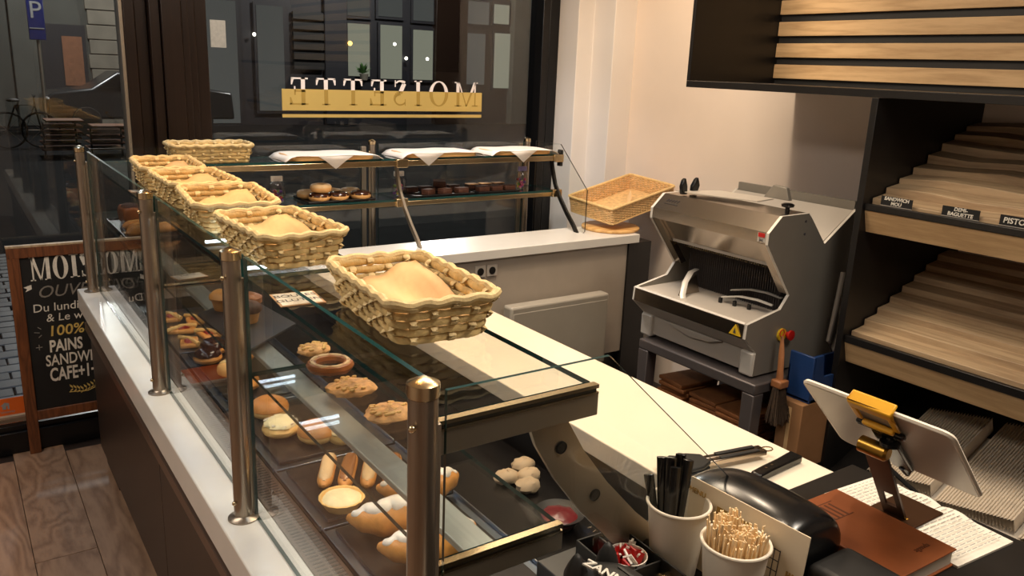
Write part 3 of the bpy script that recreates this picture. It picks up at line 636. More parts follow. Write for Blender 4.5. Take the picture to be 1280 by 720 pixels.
def basket(name, label, hx, hy, h, flare, rows, nst, ms, mp, group, liner=True, rs=None):
    t = T(name, label, 'basket', (0, 0, 0), group)
    rh = h/rows; rs = rs or rh*.54; npt = nst*4; rg = random.Random(5)
    hw = lambda z: (hx-flare*(1-z/h), hy-flare*(1-z/h))
    for k in range(rows):
        z = rh*(k+.5); a, b = hw(z); base = resample(rrect(a, b, .03, z), npt); P = []; rr_ = []
        for i, p in enumerate(base):
            nrm = Vector((p.x/a**2*a, p.y/b**2*b, 0)); c = base[i-1]-base[(i+1) % npt]; nrm = Vector((-c.y, c.x, 0)).normalized()
            if nrm.dot(Vector((p.x, p.y, 0))) < 0: nrm = -nrm
            ph = math.sin(math.pi*i/4+math.pi*(k % 2)+.4)
            P.append(p+nrm*(-.0012*ph)+Vector((0, 0, rg.uniform(-.0006, .0006)))); rr_.append(rs*(.94+.05*ph+rg.uniform(-.03, .03)))
        MB().tube(P, rr_, 7, True, flat=(.62, 1.0)).obj('woven_strand', ms, t, local=True)
    for j in range(nst):
        i = (j*4+1); P = []
        for k in range(rows*6+1):
            z = h*k/(rows*6); a, b = hw(z); bs = resample(rrect(a, b, .03, z), npt); p = bs[i]; c = bs[i-1]-bs[(i+1) % npt]; nrm = Vector((-c.y, c.x, 0)).normalized()
            if nrm.dot(Vector((p.x, p.y, 0))) < 0: nrm = -nrm
            rw = min(rows-1, k//6); sgn = (1 if (rw+j) % 2 == 0 else -1)
            P.append(p+nrm*(.0078*sgn*min(1, 1.5*math.sin(math.pi*(k % 6)/6))))
        MB().tube(P, rh*.46, 6, flat=(1.0, .26)).obj('stake', mp, t, local=True)
    a, b = hw(h); MB().tube([p+Vector((0, 0, .002*math.sin(i*1.3))) for i, p in enumerate(resample(rrect(a+.003, b+.003, .03, h), npt))], [rh*.52*(1+.08*math.sin(i*1.9)) for i in range(npt)], 8, True).obj('rim', mp, t, local=True)
    a, b = hw(0); MB().prism([p[:2] for p in rrect(a, b, .03, 0)], 'z', .001, .008).obj('bottom', ms, t, local=True)
    if liner:
        bm_ = MB(); n = 12; vs = []
        for i in range(n+1):
            for j in range(n+1):
                u, v = i/n*2-1, j/n*2-1; e = max(abs(u), abs(v)); z = .012+max(0, (e-.6))*.05
                z += .034*max(0, (u+v*.9-.2)/1.7)**1.2
                z += .004*math.sin(u*7+v*4); q = h if z > h else z; ha, hb = hw(min(z, h)); vs.append((u*(ha-.012), v*(hb-.012), z))
        bm_.add(vs, [(i*(n+1)+j, (i+1)*(n+1)+j, (i+1)*(n+1)+j+1, i*(n+1)+j+1) for i in range(n) for j in range(n)])
        o = bm_.obj('paper_liner', 'kraft_liner', t, local=True); o.modifiers.new('thick', 'SOLIDIFY').thickness = .0008
    return t
BG = 'palm-leaf baskets on the display cases'
b0 = basket('bread_basket', 'nearest palm-leaf basket, at the case end beside the thick capped post', .092, .160, .072, .018, 5, 26, 'palm_straw', 'palm_straw_pale', BG)
b0.location = (.634, 1.215, 1.3275); b0.rotation_euler = (0, 0, rad(-4))
for (x, y, rz, lab, sc) in ((.600, 1.775, 3, 'palm-leaf basket with a tall paper liner, second from the near end', 1.0), (.605, 2.20, -6, 'palm-leaf basket with folded paper inside, third from the near end', 1.08), (.612, 2.565, 0, 'palm-leaf basket wedged behind the third one, fourth from the near end', 1.02), (.615, 2.93, -4, 'palm-leaf basket with a curled rim end, fifth and last of the leaning row', 1.0), (.915, 3.55, 88, 'palm-leaf basket on the window case, set crosswise behind the row', 1.0)):
    o = dup(b0, (x, y, 1.3275), (0, 0, rad(rz)), lab); o.scale = (sc, sc, 1)
wk = T('wicker_tray', 'shallow rectangular wicker basket on a round wooden board by the wall', 'basket', (0, 0, 0))
A, B, Cc = Vector((2.80, 3.13, 1.072)), Vector((3.27, 3.16, 1.168)), Vector((2.735, 3.455, 1.088))
ex = (B-A).normalized(); ey = (Cc-A); ey -= ex*ey.dot(ex); ey.normalize(); ez = ex.cross(ey)
Lx, Ly, hh = (B-A).length, (Cc-A).length, .088
def wp(u, v, z): return (u*Lx/2, v*Ly/2, z)
wv = MB(); nr = 13
for k in range(nr):
    z = .006+(hh-.01)*k/(nr-1); base = resample(rrect(Lx/2-.006*(1-k/nr), Ly/2-.006*(1-k/nr), .012, z, 3, 8), 240)
    P = []
    for i, p in enumerate(base):
        c = base[i-1]-base[(i+1) % 240]; nrm = Vector((-c.y, c.x, 0)).normalized(); P.append(p+nrm*.0024*math.sin(math.pi*i/3+math.pi*(k % 2)))
    wv.tube(P, .0036, 5, True)
wv.obj('woven_wall', 'wicker_straw', wk, local=True)['kind'] = 'stuff'
sk = MB()
for p in resample(rrect(Lx/2-.003, Ly/2-.003, .012, 0, 3, 8), 80): sk.tube([p, p+Vector((0, 0, hh))], .0028, 5)
sk.obj('uprights', 'wicker_rim', wk, local=True)['kind'] = 'stuff'
MB().tube(resample(rrect(Lx/2+.002, Ly/2+.002, .014, hh, 4, 8), 100), .0075, 8, True).obj('rim', 'wicker_rim', wk, local=True)
MB().tube(resample(rrect(Lx/2-.004, Ly/2-.004, .014, .003, 4, 8), 100), .005, 6, True).obj('base_rim', 'wicker_rim', wk, local=True)
MB().prism([p[:2] for p in rrect(Lx/2-.006, Ly/2-.006, .012, 0)], 'z', .002, .007).obj('bottom', 'wicker_straw', wk, local=True)
MB().tube([(.02, -.03, .012), (.06, .0, .03), (.10, .03, .06)], [.004, .012, .003], 6, flat=(1, .2)).obj('paper_scrap', 'kraft_liner', wk, local=True)
m4 = Matrix((ex, ey, ez)).transposed().to_4x4(); m4.translation = A+(ex*Lx+ey*Ly)/2-ez*hh; wk.matrix_world = m4
rb = tag(MB().lathe([(0, 0), (.150, 0), (.156, .006), (.156, .014), (.150, .018), (0, .018)], (2.915, 3.262, TZ+.0005), 48).obj('round_board', 'board_pale', bev=.002), 'round wooden board under the wicker basket on the window counter', 'board')

# ------------------------------------------------------------------ boards with parchment on the window case
def paperboard(x, lab, w, fold):
    t = T('cutting_board', lab, 'board', (x, 3.55, 1.327), 'paper-covered boards on the window case')
    pts = rrect(w/2, .105, .05, 0)
    MB().prism([p[:2] for p in pts], 'z', 0, .020).obj('board', 'board_pale', t, bev=.004, local=True)
    n = 18; vs = []
    for i in range(n+1):
        for j in range(7):
            u = -w/2-.03+(w+.06)*i/n; v = -.115+.225*j/6
            e = max(0, abs(u)-w/2+.02); z = .0225-e*e*9+.0015*math.sin(u*30+j)
            vs.append((u, v, z))
    p = MB().add(vs, [(i*7+j, (i+1)*7+j, (i+1)*7+j+1, i*7+j+1) for i in range(n) for j in range(6)])
    q = w*fold   # corner hanging over the front edge
    p.add([(q-.085, -.113, .0226), (q+.085, -.113, .0226), (q+.045, -.119, .0), (q-.005, -.122, -.036), (q-.05, -.119, .0)], [(0, 4, 3, 2, 1)])
    p.obj('parchment_sheet', 'parchment', t, local=True).modifiers.new('thick', 'SOLIDIFY').thickness = .0012
    return t
paperboard(1.43, 'paper-covered board, left of the three on the window case', .40, .0)
paperboard(1.985, 'paper-covered board, middle of the three on the window case', .40, -.22)
paperboard(2.465, 'paper-covered board, right of the three beside the white wall', .36, -.05)

# ------------------------------------------------------------------ pastries
def lump(name, r, m, jit=.05, zmin=-.45, n=18, mm=10):
    return MB().ball((0, 0, -zmin*r[2]), r, n, mm, 0, zmin, jit)
def bun(loc, lab, r=.045):
    t = T('round_bun', lab, 'bun', loc, 'filled buns in the display case')
    MB().ball((0, 0, .018), (r, r, .024), 22, 10, 0, -.7).obj('bun_base', 'bun_pale', t, local=True); MB().ball((0, 0, .024), (r*1.01, r*1.01, .030), 22, 10, 0, -.1, .01).obj('bun_top', 'bun_crust', t, local=True); return t
def creambun(loc, lab, r=.042):
    t = T('cream_bun', lab, 'bun', loc, 'cream buns in the display case')
    MB().ball((0, 0, .016), (r, r, .022), 20, 9, 0, -.7, .03).obj('bun_base', 'bun_pale', t, local=True)
    b = MB().ball((0, 0, .03), (r*.86, r*.86, .016), 22, 8, 0, -.3, .10); b.obj('cream_top', 'cream_filling', t, local=True)
    g = random.Random(4); f = MB()
    for k in range(60):
        a = g.uniform(0, 6.28); q = math.sqrt(g.uniform(0, 1))*r*.85; f.box((q*math.cos(a)-.004, q*math.sin(a)-.001, .043-q*.2), (q*math.cos(a)+.004, q*math.sin(a)+.001, .046-q*.2))
    f.obj('coconut_flakes', 'icing_white', t, local=True)['kind'] = 'stuff'; return t
def eclair(loc, rz, lab, gm):
    t = T('eclair', lab, 'eclair', loc, 'eclairs in the display case', (0, 0, rz)); L = .078
    pts = [(-L+2*L*k/14, 0, .017) for k in range(15)]; rr_ = [.019*math.sqrt(max(.05, 1-abs(k/7-1)**6)) for k in range(15)]
    MB().tube(pts, rr_, 14, flat=(1, .85)).obj('choux_body', 'crust_gold', t, local=True)
    MB().tube([(-L*.9+1.8*L*k/12, 0, .026) for k in range(13)], [.0155*math.sqrt(max(.05, 1-abs(k/6-1)**6)) for k in range(13)], 14, flat=(1, .6)).obj('glaze', gm, t, local=True); return t
def tart(loc, lab, fill, r=.047):
    t = T('tartlet', lab, 'tart', loc, 'tartlets in the display case'); P = []
    n = 32; vs = []
    for k in range(n):
        a = 2*math.pi*k/n; f = 1+.03*(k % 2)
        for (q, z) in ((r*.72, 0), (r*f, .024), (r*.92, .024), (r*.66, .006)): vs.append((q*math.cos(a), q*math.sin(a), z))
    m = MB().add(vs, [(k*4+i, ((k+1) % n)*4+i, ((k+1) % n)*4+(i+1) % 4, k*4+(i+1) % 4) for k in range(n) for i in range(4)]); m.obj('crust_case', 'bun_pale', t, local=True)
    MB().ball((0, 0, .016), (r*.9, r*.9, .015), 24, 8, 0, -.2, .03).obj('filling', fill, t, local=True); return t
def croissant(loc, rz, lab, ice=True, s=1.0):
    t = T('croissant', lab, 'croissant', loc, 'croissants in the display case', (0, 0, rz)); n = 41; P = []; R = []
    for k in range(n):
        q = k/(n-1)*2-1; a = q*1.15; P.append((.085*math.sin(a)*s, .05*(1-math.cos(a))*s, .030*s)); R.append(s*(.006+.030*(1-abs(q)**1.7))*(1-.13*abs(math.sin(q*9.5))))
    MB().tube(P, R, 16, flat=(1.0, .92)).obj('pastry_body', 'crust_gold', t, local=True)
    if ice:
        sm = lambda i: s*(.006+.030*(1-abs(i/(n-1)*2-1)**1.7))
        MB().tube([(p[0], p[1]-.004*math.sin(i*.8), p[2]+sm(i+3)*.60) for i, p in enumerate(P[3:-3])], [sm(i+3)*.50*(1+.07*math.sin(i*1.3)) for i in range(n-6)], 12, flat=(1, .85)).obj('white_icing', 'icing_white', t, local=True)
    return t
def cookie(loc, lab, r=.05):
    t = T('almond_cookie', lab, 'cookie', loc, 'flat almond cookies on the lower shelf'); MB().ball((0, 0, .008), (r, r*.9, .012), 24, 8, 0, -.6, .10).obj('cookie', 'almond', t, local=True)
    g = random.Random(int(loc[1]*100)); f = MB()
    for k in range(34):
        a = g.uniform(0, 6.28); q = math.sqrt(g.uniform(0, 1))*r*.8; f.ball((q*math.cos(a), q*math.sin(a), .017), (.006, .0035, .003), 6, 4)
    f.obj('almond_flakes', 'bun_pale', t, local=True)['kind'] = 'stuff'; return t
def muffin(loc, lab, m2='crust_dark', r=.033):
    t = T('muffin', lab, 'muffin', loc, 'muffins on the slate board'); MB().lathe([(0, 0), (r*.72, 0), (r*.95, .03), (0, .03)], (0, 0, 0), 20).obj('muffin_case', 'crust_gold', t, local=True); MB().ball((0, 0, .033), (r*1.1, r*1.1, .02), 18, 8, 0, -.3, .06).obj('muffin_top', m2, t, local=True); return t
def slab(name, label, poly, z, h, m, cat='plate', group=None):
    return tag(MB().prism(poly, 'z', z, z+h).obj(name, m, bev=.0012), label, cat, group)
DZ = .8005
# trays on the deck
for k, (a, b, lab) in enumerate(((1.02, 1.47, 'steel tray in the case deck under the iced croissants'), (1.48, 1.77, 'steel tray in the case deck under the eclairs'), (1.78, 2.19, 'steel tray in the case deck under the round buns'), (2.20, 2.72, 'steel tray in the case deck under the chocolate pastries'), (2.73, 3.25, 'steel tray at the far end of the long case deck'))):
    t = T('pastry_tray', lab, 'tray', (.72, (a+b)/2, .7855), 'steel trays in the long case')
    MB().box((.565, a, .7855), (.89, b, .7905)).obj('tray_floor', 'tray_steel', t, bev=.001); MB().box((.565, a, .7905), (.569, b, .7995)).box((.886, a, .7905), (.89, b, .7995)).obj('tray_edges', 'tray_steel', t, bev=.001)
TR = .7915
slab('slate_plate', 'dark slate plate under the buns and cream bun', [(.59, 1.80), (.80, 1.80), (.80, 2.16), (.59, 2.16)], TR, .008, 'tray_dark', group='slate plates in the case')
slab('slate_plate', 'dark slate plate under the eclairs and lemon tartlet', [(.59, 1.495), (.86, 1.49), (.86, 1.755), (.59, 1.755)], TR, .008, 'tray_dark', group='slate plates in the case')
slab('slate_plate', 'dark slate plate under the three iced croissants', [(.59, 1.06), (.86, 1.06), (.86, 1.455), (.59, 1.455)], TR, .008, 'tray_dark', group='slate plates in the case')
slab('slate_plate', 'dark slate plate under the glazed chocolate pastries', [(.59, 2.22), (.86, 2.22), (.86, 2.70), (.59, 2.70)], TR, .008, 'tray_dark', group='slate plates in the case')
PZ = TR+.0085
bun((.660, 2.085, PZ), 'round bun with a browned top, farther of the two on the plate', .053); bun((.715, 1.875, PZ), 'round bun with a browned top, nearer of the two on the plate', .050)
creambun((.648, 1.955, PZ), 'coconut cream bun between the two browned buns', .050); creambun((.765, 1.80+.03, PZ), 'small cream bun half hidden behind the nearer browned bun', .034)
for k, (x, y, a, lab, gm) in enumerate(((.662, 1.675, 62, 'sugar-glazed eclair, leftmost in the row of four', 'sugar_beige'), (.704, 1.65, 60, 'brown-glazed eclair, second in the row of four', 'glaze_brown'), (.748, 1.625, 60, 'sugar-glazed eclair, third in the row of four', 'sugar_beige'), (.795, 1.60, 58, 'brown-glazed eclair, last in the row, by the light rail', 'glaze_brown'))): eclair((x, y, PZ), rad(a), lab, gm)
tart((.638, 1.532, PZ), 'lemon cream tartlet in front of the eclairs', 'cream_filling', .05)
croissant((.70, 1.37, PZ), rad(-8), 'white-iced croissant nearest the lemon tartlet', True, 1.3); croissant((.71, 1.245, PZ), rad(-6), 'white-iced croissant in the middle of three', True, 1.3); croissant((.80, 1.46, PZ), rad(-10), 'white-iced croissant half hidden by the light rail', True, 1.2)
for (x, y, lab) in ((.665, 2.66, 'glossy chocolate bun beside the second steel post'), (.625, 2.58, 'glossy chocolate bun in front of its neighbour by the second post'), (.72, 2.55, 'glossy chocolate bun behind the others on the plate')):
    t = T('chocolate_bun', lab, 'bun', (x, y, PZ), 'glossy chocolate buns'); MB().ball((0, 0, .016), (.045, .045, .024), 18, 8, 0, -.6).obj('bun_base', 'crust_gold', t, local=True); MB().ball((0, 0, .026), (.043, .043, .026), 18, 8, 0, -.1, .05).obj('chocolate_glaze', 'choc_glaze', t, local=True)
for (x, y, lab) in ((.655, 2.43, 'yellow custard bun just behind the third post'), (.66, 2.30, 'baked roll with red filling behind the third post')):
    t = T('custard_roll', lab, 'pastry', (x, y, PZ), 'rolls behind the third post'); MB().ball((0, 0, .022), (.042, .046, .03), 18, 8, 0, -.6, .04).obj('roll_body', 'bun_pale' if 'custard' in lab else 'crust_gold', t, local=True); MB().ball((0, 0, .045), (.02, .022, .01), 12, 6, 0, -.4, .08).obj('roll_filling', 'cream_filling' if 'custard' in lab else 'strawberry', t, local=True)
g = random.Random(11)
for k, (x, y, lab) in enumerate(((.62, 2.80, 'folded pastry with red jam, nearest of the far five'), (.70, 2.86, 'folded pastry with red jam, right of the far five'), (.63, 2.95, 'folded pastry with red jam, middle of the far five'), (.70, 3.05, 'folded pastry with red jam behind the middle one'), (.63, 3.12, 'folded pastry with red jam, farthest of the five'))):
    t = T('jam_pastry', lab, 'pastry', (x, y, .7915), 'folded jam pastries', (0, 0, g.uniform(0, 3)))
    MB().box((-.045, -.03, 0), (.045, .03, .016)).obj('pastry_base', 'crust_gold', t, local=True, bev=.006); MB().ball((0, 0, .016), (.03, .016, .01), 12, 6, 0, -.3, .1).obj('jam', 'strawberry', t, local=True); MB().tube([(-.045, -.03, .016), (0, 0, .024), (.045, .03, .016)], .008, 8).obj('pastry_fold', 'bun_pale', t, local=True)
# lower glass shelf
SZ = SH2+.0006
slab('slate_board', 'dark slate board with muffins on the lower glass shelf', [(.476, 2.045), (.632, 2.17), (.664, 1.865), (.495, 1.715)], SZ, .006, 'slate', 'board')
muffin((.545, 2.055, SZ+.007), 'golden muffin at the back of the slate board', 'crust_gold'); muffin((.59, 2.00, SZ+.007), 'brown muffin at the right of the slate board', 'crust_dark'); muffin((.565, 1.925, SZ+.007), 'dark chocolate muffin nearest on the slate board', 'choc_cake')
cookie((.612, 1.411, SZ), 'flaked almond cookie on the lower shelf beside the light rail'); cookie((.622, 1.265, SZ), 'flaked almond cookie on the lower shelf, nearest the thick post', .046); cookie((.628, 1.655, SZ), 'flaked almond cookie on the lower shelf near the slate board', .036)
t = T('cinnamon_ring', 'twisted ring pastry on the lower shelf behind the almond cookies', 'pastry', (.62, 1.54, SZ))
MB().tube([(.038*math.cos(a*.3927), .038*math.sin(a*.3927), .012) for a in range(16)], [.010+.002*(a % 2) for a in range(16)], 8, True).obj('ring', 'crust_dark', t, local=True); MB().tube([(.038*math.cos(a*.3927), .038*math.sin(a*.3927), .018) for a in range(16)], .006, 6, True).obj('sugar_coat', 'sugar_beige', t, local=True)
# price cards
def card(loc, rz, w, h, lab, lines, tilt=8, ms='card_white', mf='card_brown'):
    t = T('price_card', lab, 'price card', loc, 'price cards in the display cases', (rad(tilt), 0, rz))
    MB().box((-w/2, -h/2, 0), (w/2, h/2, .0015)).obj('card_frame', mf, t, local=True); MB().box((-w/2+.004, -h/2+.004, .0015), (w/2-.004, h/2-.004, .0021)).obj('card_face', ms, t, local=True)
    for k, s_ in enumerate(lines): text('card_words', s_, h*.26, 'ink', Matrix.Translation((0, h*.22-k*h*.36, .0022)), None, 0, 'CENTER', .0002).parent = t
    return t
card((.505, 1.405, SH1+.0006), rad(-5), .082, .085, 'white price card lying on the upper glass shelf', ('BOULES', 'GLUTEN'), 0)
card((.53, 3.13, SH2+.001), rad(-20), .09, .06, 'brown framed card at the far left end of the lower shelf', ('PAIN',), 10); card((.50, 2.80, SH1+.001), 0, .06, .055, 'brown framed card flat on the far upper shelf', ('MENU',), 0); card((.495, 2.60, SH1+.001), 0, .06, .05, 'white framed card beside the second post top', ('PRIX',), 0)
card((.50, 1.245, .8005), rad(-60), .07, .04, 'small black lettered card on the vent strip at the lower edge', ('MENU',), 20)
card((.555, 2.45, SZ), rad(10), .09, .06, 'pale card behind the slate board on the lower shelf', ('TARTE',), 0)
# corner breads on the lower shelf
t = T('bread_tray', 'black tray with long rolls in the far corner of the lower shelf', 'tray', (.58, 3.23, SZ)); MB().box((.49, 3.02, SZ), (.668, 3.44, SZ+.004)).obj('tray_floor', 'tray_dark', t); MB().tube([p for p in [(.49, 3.02, SZ+.006), (.668, 3.02, SZ+.006), (.668, 3.44, SZ+.006), (.49, 3.44, SZ+.006)]], .004, 6, True).obj('tray_rim', 'tray_dark', t)
for k, (x, y, lab) in enumerate(((.54, 3.06, 'long soft roll, nearest on the black corner tray'), (.555, 3.12, 'long soft roll, second on the black corner tray'), (.55, 3.18, 'long soft roll, third on the black corner tray'), (.63, 3.10, 'long soft roll at the right of the black corner tray'))):
    t = T('long_roll', lab, 'roll', (x, y, SZ+.005), 'long rolls on the corner tray', (0, 0, rad(8))); MB().tube([(-.05+.1*q/10, 0, .02) for q in range(11)], [.022*math.sqrt(max(.06, 1-abs(q/5-1)**4)) for q in range(11)], 12, flat=(1, .85)).obj('roll_body', 'crust_gold', t, local=True); MB().tube([(-.03, 0, .037), (0, .003, .0385), (.03, 0, .037)], .003, 6).obj('roll_slash', 'bun_pale', t, local=True)
t = T('bread_loaf', 'brown tin loaf at the back of the black corner tray', 'bread', (.555, 3.32, SZ+.005)); MB().prism([(-.03, 0), (.03, 0), (.036, .045), (.03, .065), (0, .072), (-.03, .065), (-.036, .045)], 'y', -.07, .07).obj('loaf_body', 'crust_dark', t, local=True, bev=.008, seg=3); MB().ball((0, 0, .066), (.03, .066, .012), 14, 6, 0, -.2).obj('loaf_top', 'choc_cake', t, local=True)

# window case: donuts, brownies, candy bags (lower shelf)
WZ = 1.1346
def tray(x0, x1, lab, z=WZ):
    t = T('cake_tray', lab, 'tray', ((x0+x1)/2, 3.56, z), 'black trays in the window case'); MB().box((x0, 3.465, z), (x1, 3.655, z+.004)).obj('tray_floor', 'tray_dark', t, bev=.001); MB().tube([(x0, 3.465, z+.007), (x1, 3.465, z+.007), (x1, 3.655, z+.007), (x0, 3.655, z+.007)], .0045, 6, True).obj('tray_rim', 'tray_dark', t); return t
tray(1.31, 1.63, 'black tray of donuts in the window case'); tray(1.84, 2.17, 'black tray of brownies in the window case'); tray(2.20, 2.45, 'black tray of nut brownies near the window case end')
def donut(x, y, z, lab, choc):
    t = T('donut', lab, 'donut', (x, y, z), 'donuts in the window case'); q = [(.030*math.cos(a*.2618), .030*math.sin(a*.2618), .017) for a in range(24)]
    MB().tube(q, .019, 12, True).obj('dough_ring', 'donut_dough', t, local=True); MB().tube([(p[0], p[1], .022) for p in q], [.0182*(1+.03*math.sin(i*2.1)) for i in range(24)], 12, True, flat=(1, .82)).obj('glaze', 'choc_glaze' if choc else 'sugar_beige', t, local=True); return t
z0 = WZ+.006
donut(1.355, 3.60, z0, 'sugared donut at the left rear of the donut tray', 0); donut(1.375, 3.505, z0, 'chocolate donut at the left front of the tray', 1); donut(1.465, 3.505, z0, 'chocolate donut in the middle front of the tray', 1); donut(1.475, 3.60, z0, 'sugared donut in the middle rear of the tray', 0); donut(1.575, 3.505, z0, 'chocolate donut at the right front of the tray', 1); donut(1.565, 3.60, z0, 'sugared donut at the right rear of the tray', 0); donut(1.385, 3.51, z0+.040, 'beige glazed donut on top of a chocolate donut', 0)
def brownie(x, y, z, rz, lab, top, gr, tl=0):
    t = T('brownie', lab, 'brownie', (x, y, z), gr, (rad(tl), 0, rad(rz))); MB().box((-.032, -.022, 0), (.032, .022, .024)).obj('cake', 'choc_cake', t, local=True, bev=.004); b = MB().box((-.031, -.021, .0242), (.031, .021, .028)); b.obj('topping', top, t, local=True, bev=.0015); return t
gr = 'brownies on the middle tray'
for (x, y, dz, rz, tl, lab) in ((1.885, 3.60, 0, 5, 0, 'brownie at the left rear of the brownie tray'), (1.965, 3.60, 0, 0, 0, 'brownie second from left in the rear row'), (2.05, 3.60, 0, -5, 0, 'brownie third from left in the rear row'), (2.125, 3.60, 0, 5, 0, 'brownie at the right rear of the brownie tray'), (1.93, 3.50, 0, 30, 0, 'tilted brownie at the left front of the brownie tray'), (2.02, 3.495, 0, 20, 0, 'brownie in the middle front of the brownie tray'), (2.115, 3.495, 0, 10, 0, 'brownie at the right front of the brownie tray'), (2.03, 3.57, .03, -25, 12, 'brownie lying on top of the pile')): brownie(x, y, z0+dz, rz, lab, 'choc_cake', gr, tl)
gr = 'nut brownies on the right tray'
for (x, y, lab) in ((2.24, 3.60, 'nut brownie at the left rear of the right tray'), (2.32, 3.60, 'nut brownie in the middle rear of the right tray'), (2.40, 3.60, 'nut brownie at the right rear of the right tray'), (2.25, 3.51, 'nut brownie at the left front of the right tray'), (2.33, 3.51, 'nut brownie in the middle front of the right tray'), (2.41, 3.51, 'nut brownie at the right front of the right tray')): brownie(x, y, z0, 0, lab, 'almond' if y > 3.55 else 'choc_glaze', gr)
def candybag(x, lab):
    t = T('candy_bag', lab, 'candy bag', (x, 3.56, WZ), 'clear bags of candy eggs'); g = random.Random(int(x*50))
    MB().lathe([(.0, .001), (.034, .001), (.037, .02), (.036, .06), (.028, .085), (.012, .094), (.022, .106)], (0, 0, 0), 20, cap=False).obj('clear_bag', 'bag_film', t, local=True)
    MB().box((-.026, -.006, .094), (.026, .006, .118)).obj('bag_label', 'ribbon_violet' if x > 2.2 else 'white_paper', t, local=True, bev=.002)
    for k in range(16):
        a = g.uniform(0, 6.28); q = .022*math.sqrt(g.uniform(0.1, 1)); MB().ball((q*math.cos(a), q*math.sin(a), .012+.012*(k//4)), (.0095, .0095, .0075), 10, 6).obj('candy_egg', 'egg_'+['pink', 'yellow', 'green', 'purple', 'red'][k % 5], t, local=True)
candybag(1.20, 'clear bag of candy eggs left of the donuts'); candybag(1.80, 'clear bag of candy eggs right of the donut post'); candybag(2.53, 'clear bag of candy eggs with a violet label by the wall end')
tag(MB().ball((2.17, 3.60, 1.339), (.016, .016, .012), 12, 8, 0, -.9).obj('blue_cap', 'egg_purple'), 'small round purple candy between the middle and right paper boards', 'candy')
# dark deck behind the case: bowls and marshmallows
t = T('sauce_bowl', 'dark bowl of red fruit behind the lower shelf end', 'bowl', (1.02, 1.24, .786)); MB().lathe([(.03, 0), (.052, .03), (.056, .034), (.050, .030), (.0, .012)], (1.02, 1.24, .786), 28).obj('bowl', 'soft_black', t); MB().ball((1.02, 1.24, .806), (.046, .046, .014), 20, 6, 0, -.3, .06).obj('red_filling', 'jam_dark', t)
for k, (x, y, lab) in enumerate(((1.03, 1.46, 'pale meringue at the left of the dark deck'), (1.08, 1.44, 'pale meringue in the middle of the dark deck'), (1.05, 1.40, 'pale meringue nearest on the dark deck'), (1.10, 1.49, 'pale meringue at the back of the dark deck'))):
    tag(MB().ball((x, y, .80), (.032, .026, .018), 14, 8, 0, -.8, .12).obj('meringue', 'meringue_beige'), lab, 'meringue', 'pale meringues on the dark deck')
# ------------------------------------------------------------------ bread slicer
PROF = [(2.280, .906), (2.276, .852), (2.345, .790), (2.340, .700), (2.86, .700), (2.86, 1.285), (2.84, 1.285), (2.667, 1.167), (2.573, 1.268), (2.549, 1.290), (2.400, 1.288), (2.338, 1.232), (2.338, 1.190), (2.495, .990), (2.455, .940)]
sl = T('bread_slicer', 'grey bread slicing machine with steel hood standing on a dark stand', 'slicer', (2.55, 2.08, .70))
YA, YZ = 1.79, 2.38
def sheet(pts, y0, y1, th, name, m, par, bev=0.0, mi=None):
    """bent sheet: polyline in x,z swept along y with thickness"""
    n = len(pts); up_, lo = [], []
    for k, p in enumerate(pts):
        a = Vector(pts[min(k+1, n-1)])-Vector(pts[max(k-1, 0)]); a.normalize(); q = Vector((-a.y, a.x))*th/2; up_.append((p[0]+q.x, p[1]+q.y)); lo.append((p[0]-q.x, p[1]-q.y))
    b = MB()
    for k in range(n-1): b.prism([up_[k], up_[k+1], lo[k+1], lo[k]], 'y', y0, y1)
    return b.obj(name, m, par, bev=bev, smooth=False)
def plate(y0, y1): return MB().prism(PROF, 'y', y0, y1, 1, 0).obj('side_plate', ['slicer_grey', 'slicer_edge'], sl, smooth=False)
pa = plate(YA, YA+.012); pz = plate(YZ-.012, YZ)
for (y0, y1, par) in ((YA+.012, YA+.048, pa), (YZ-.048, YZ-.012, pz)):
    MB().prism([(2.342, 1.19), (2.495, .992), (2.52, 1.0), (2.375, 1.195)], 'y', y0, y1).obj('frame_cheek', 'slicer_steel', par, smooth=False)
sheet([(2.342, 1.192), (2.342, 1.232), (2.402, 1.286), (2.549, 1.288)], YA+.012, YZ-.012, .004, 'top_hood', 'slicer_steel', sl)
sheet([(2.352, 1.196), (2.43, 1.105)], YA+.05, YZ-.05, .004, 'front_visor', 'slicer_steel', sl); sheet([(2.428, 1.108), (2.434, 1.096)], YA+.05, YZ-.05, .008, 'visor_edge', 'slicer_light', sl)
MB().prism([(2.56, 1.27), (2.84, 1.275), (2.85, 1.30), (2.56, 1.283)], 'y', YA+.02, YZ-.012).obj('rear_chute', 'slicer_grey', sl, smooth=False) if False else None
sheet([(2.573, 1.262), (2.667, 1.17), (2.835, 1.28)], YA+.012, YZ-.012, .004, 'rear_chute', 'slicer_light', sl)
MB().box((2.842, YA+.012, .9), (2.858, YZ-.012, 1.315)).obj('rear_panel', 'slicer_grey', sl)
MB().box((2.40, YA+.013, .705), (2.84, YZ-.013, .84)).obj('machine_body', 'slicer_grey', sl); MB().box((2.80, YA+.013, .84), (2.838, YZ-.013, 1.2)).obj('inner_back', 'soft_black', sl)
sheet([(2.276, .852), (2.280, .902)], YA+.012, YZ-.012, .006, 'tray_front', 'slicer_steel', sl); sheet([(2.279, .903), (2.285, .909)], YA+.012, YZ-.012, .006, 'tray_lip', 'slicer_edge', sl)
sheet([(2.284, .900), (2.40, .902), (2.62, .906)], YA+.012, YZ-.012, .004, 'slicing_table', 'slicer_light', sl)
sheet([(2.279, .850), (2.345, .792)], YA+.012, YZ-.012, .004, 'under_tray', 'slicer_light', sl)
dw = MB().box((2.352, YA+.02, .705), (2.42, YZ-.02, .79)).obj('crumb_drawer', 'slicer_light', sl, bev=.004)
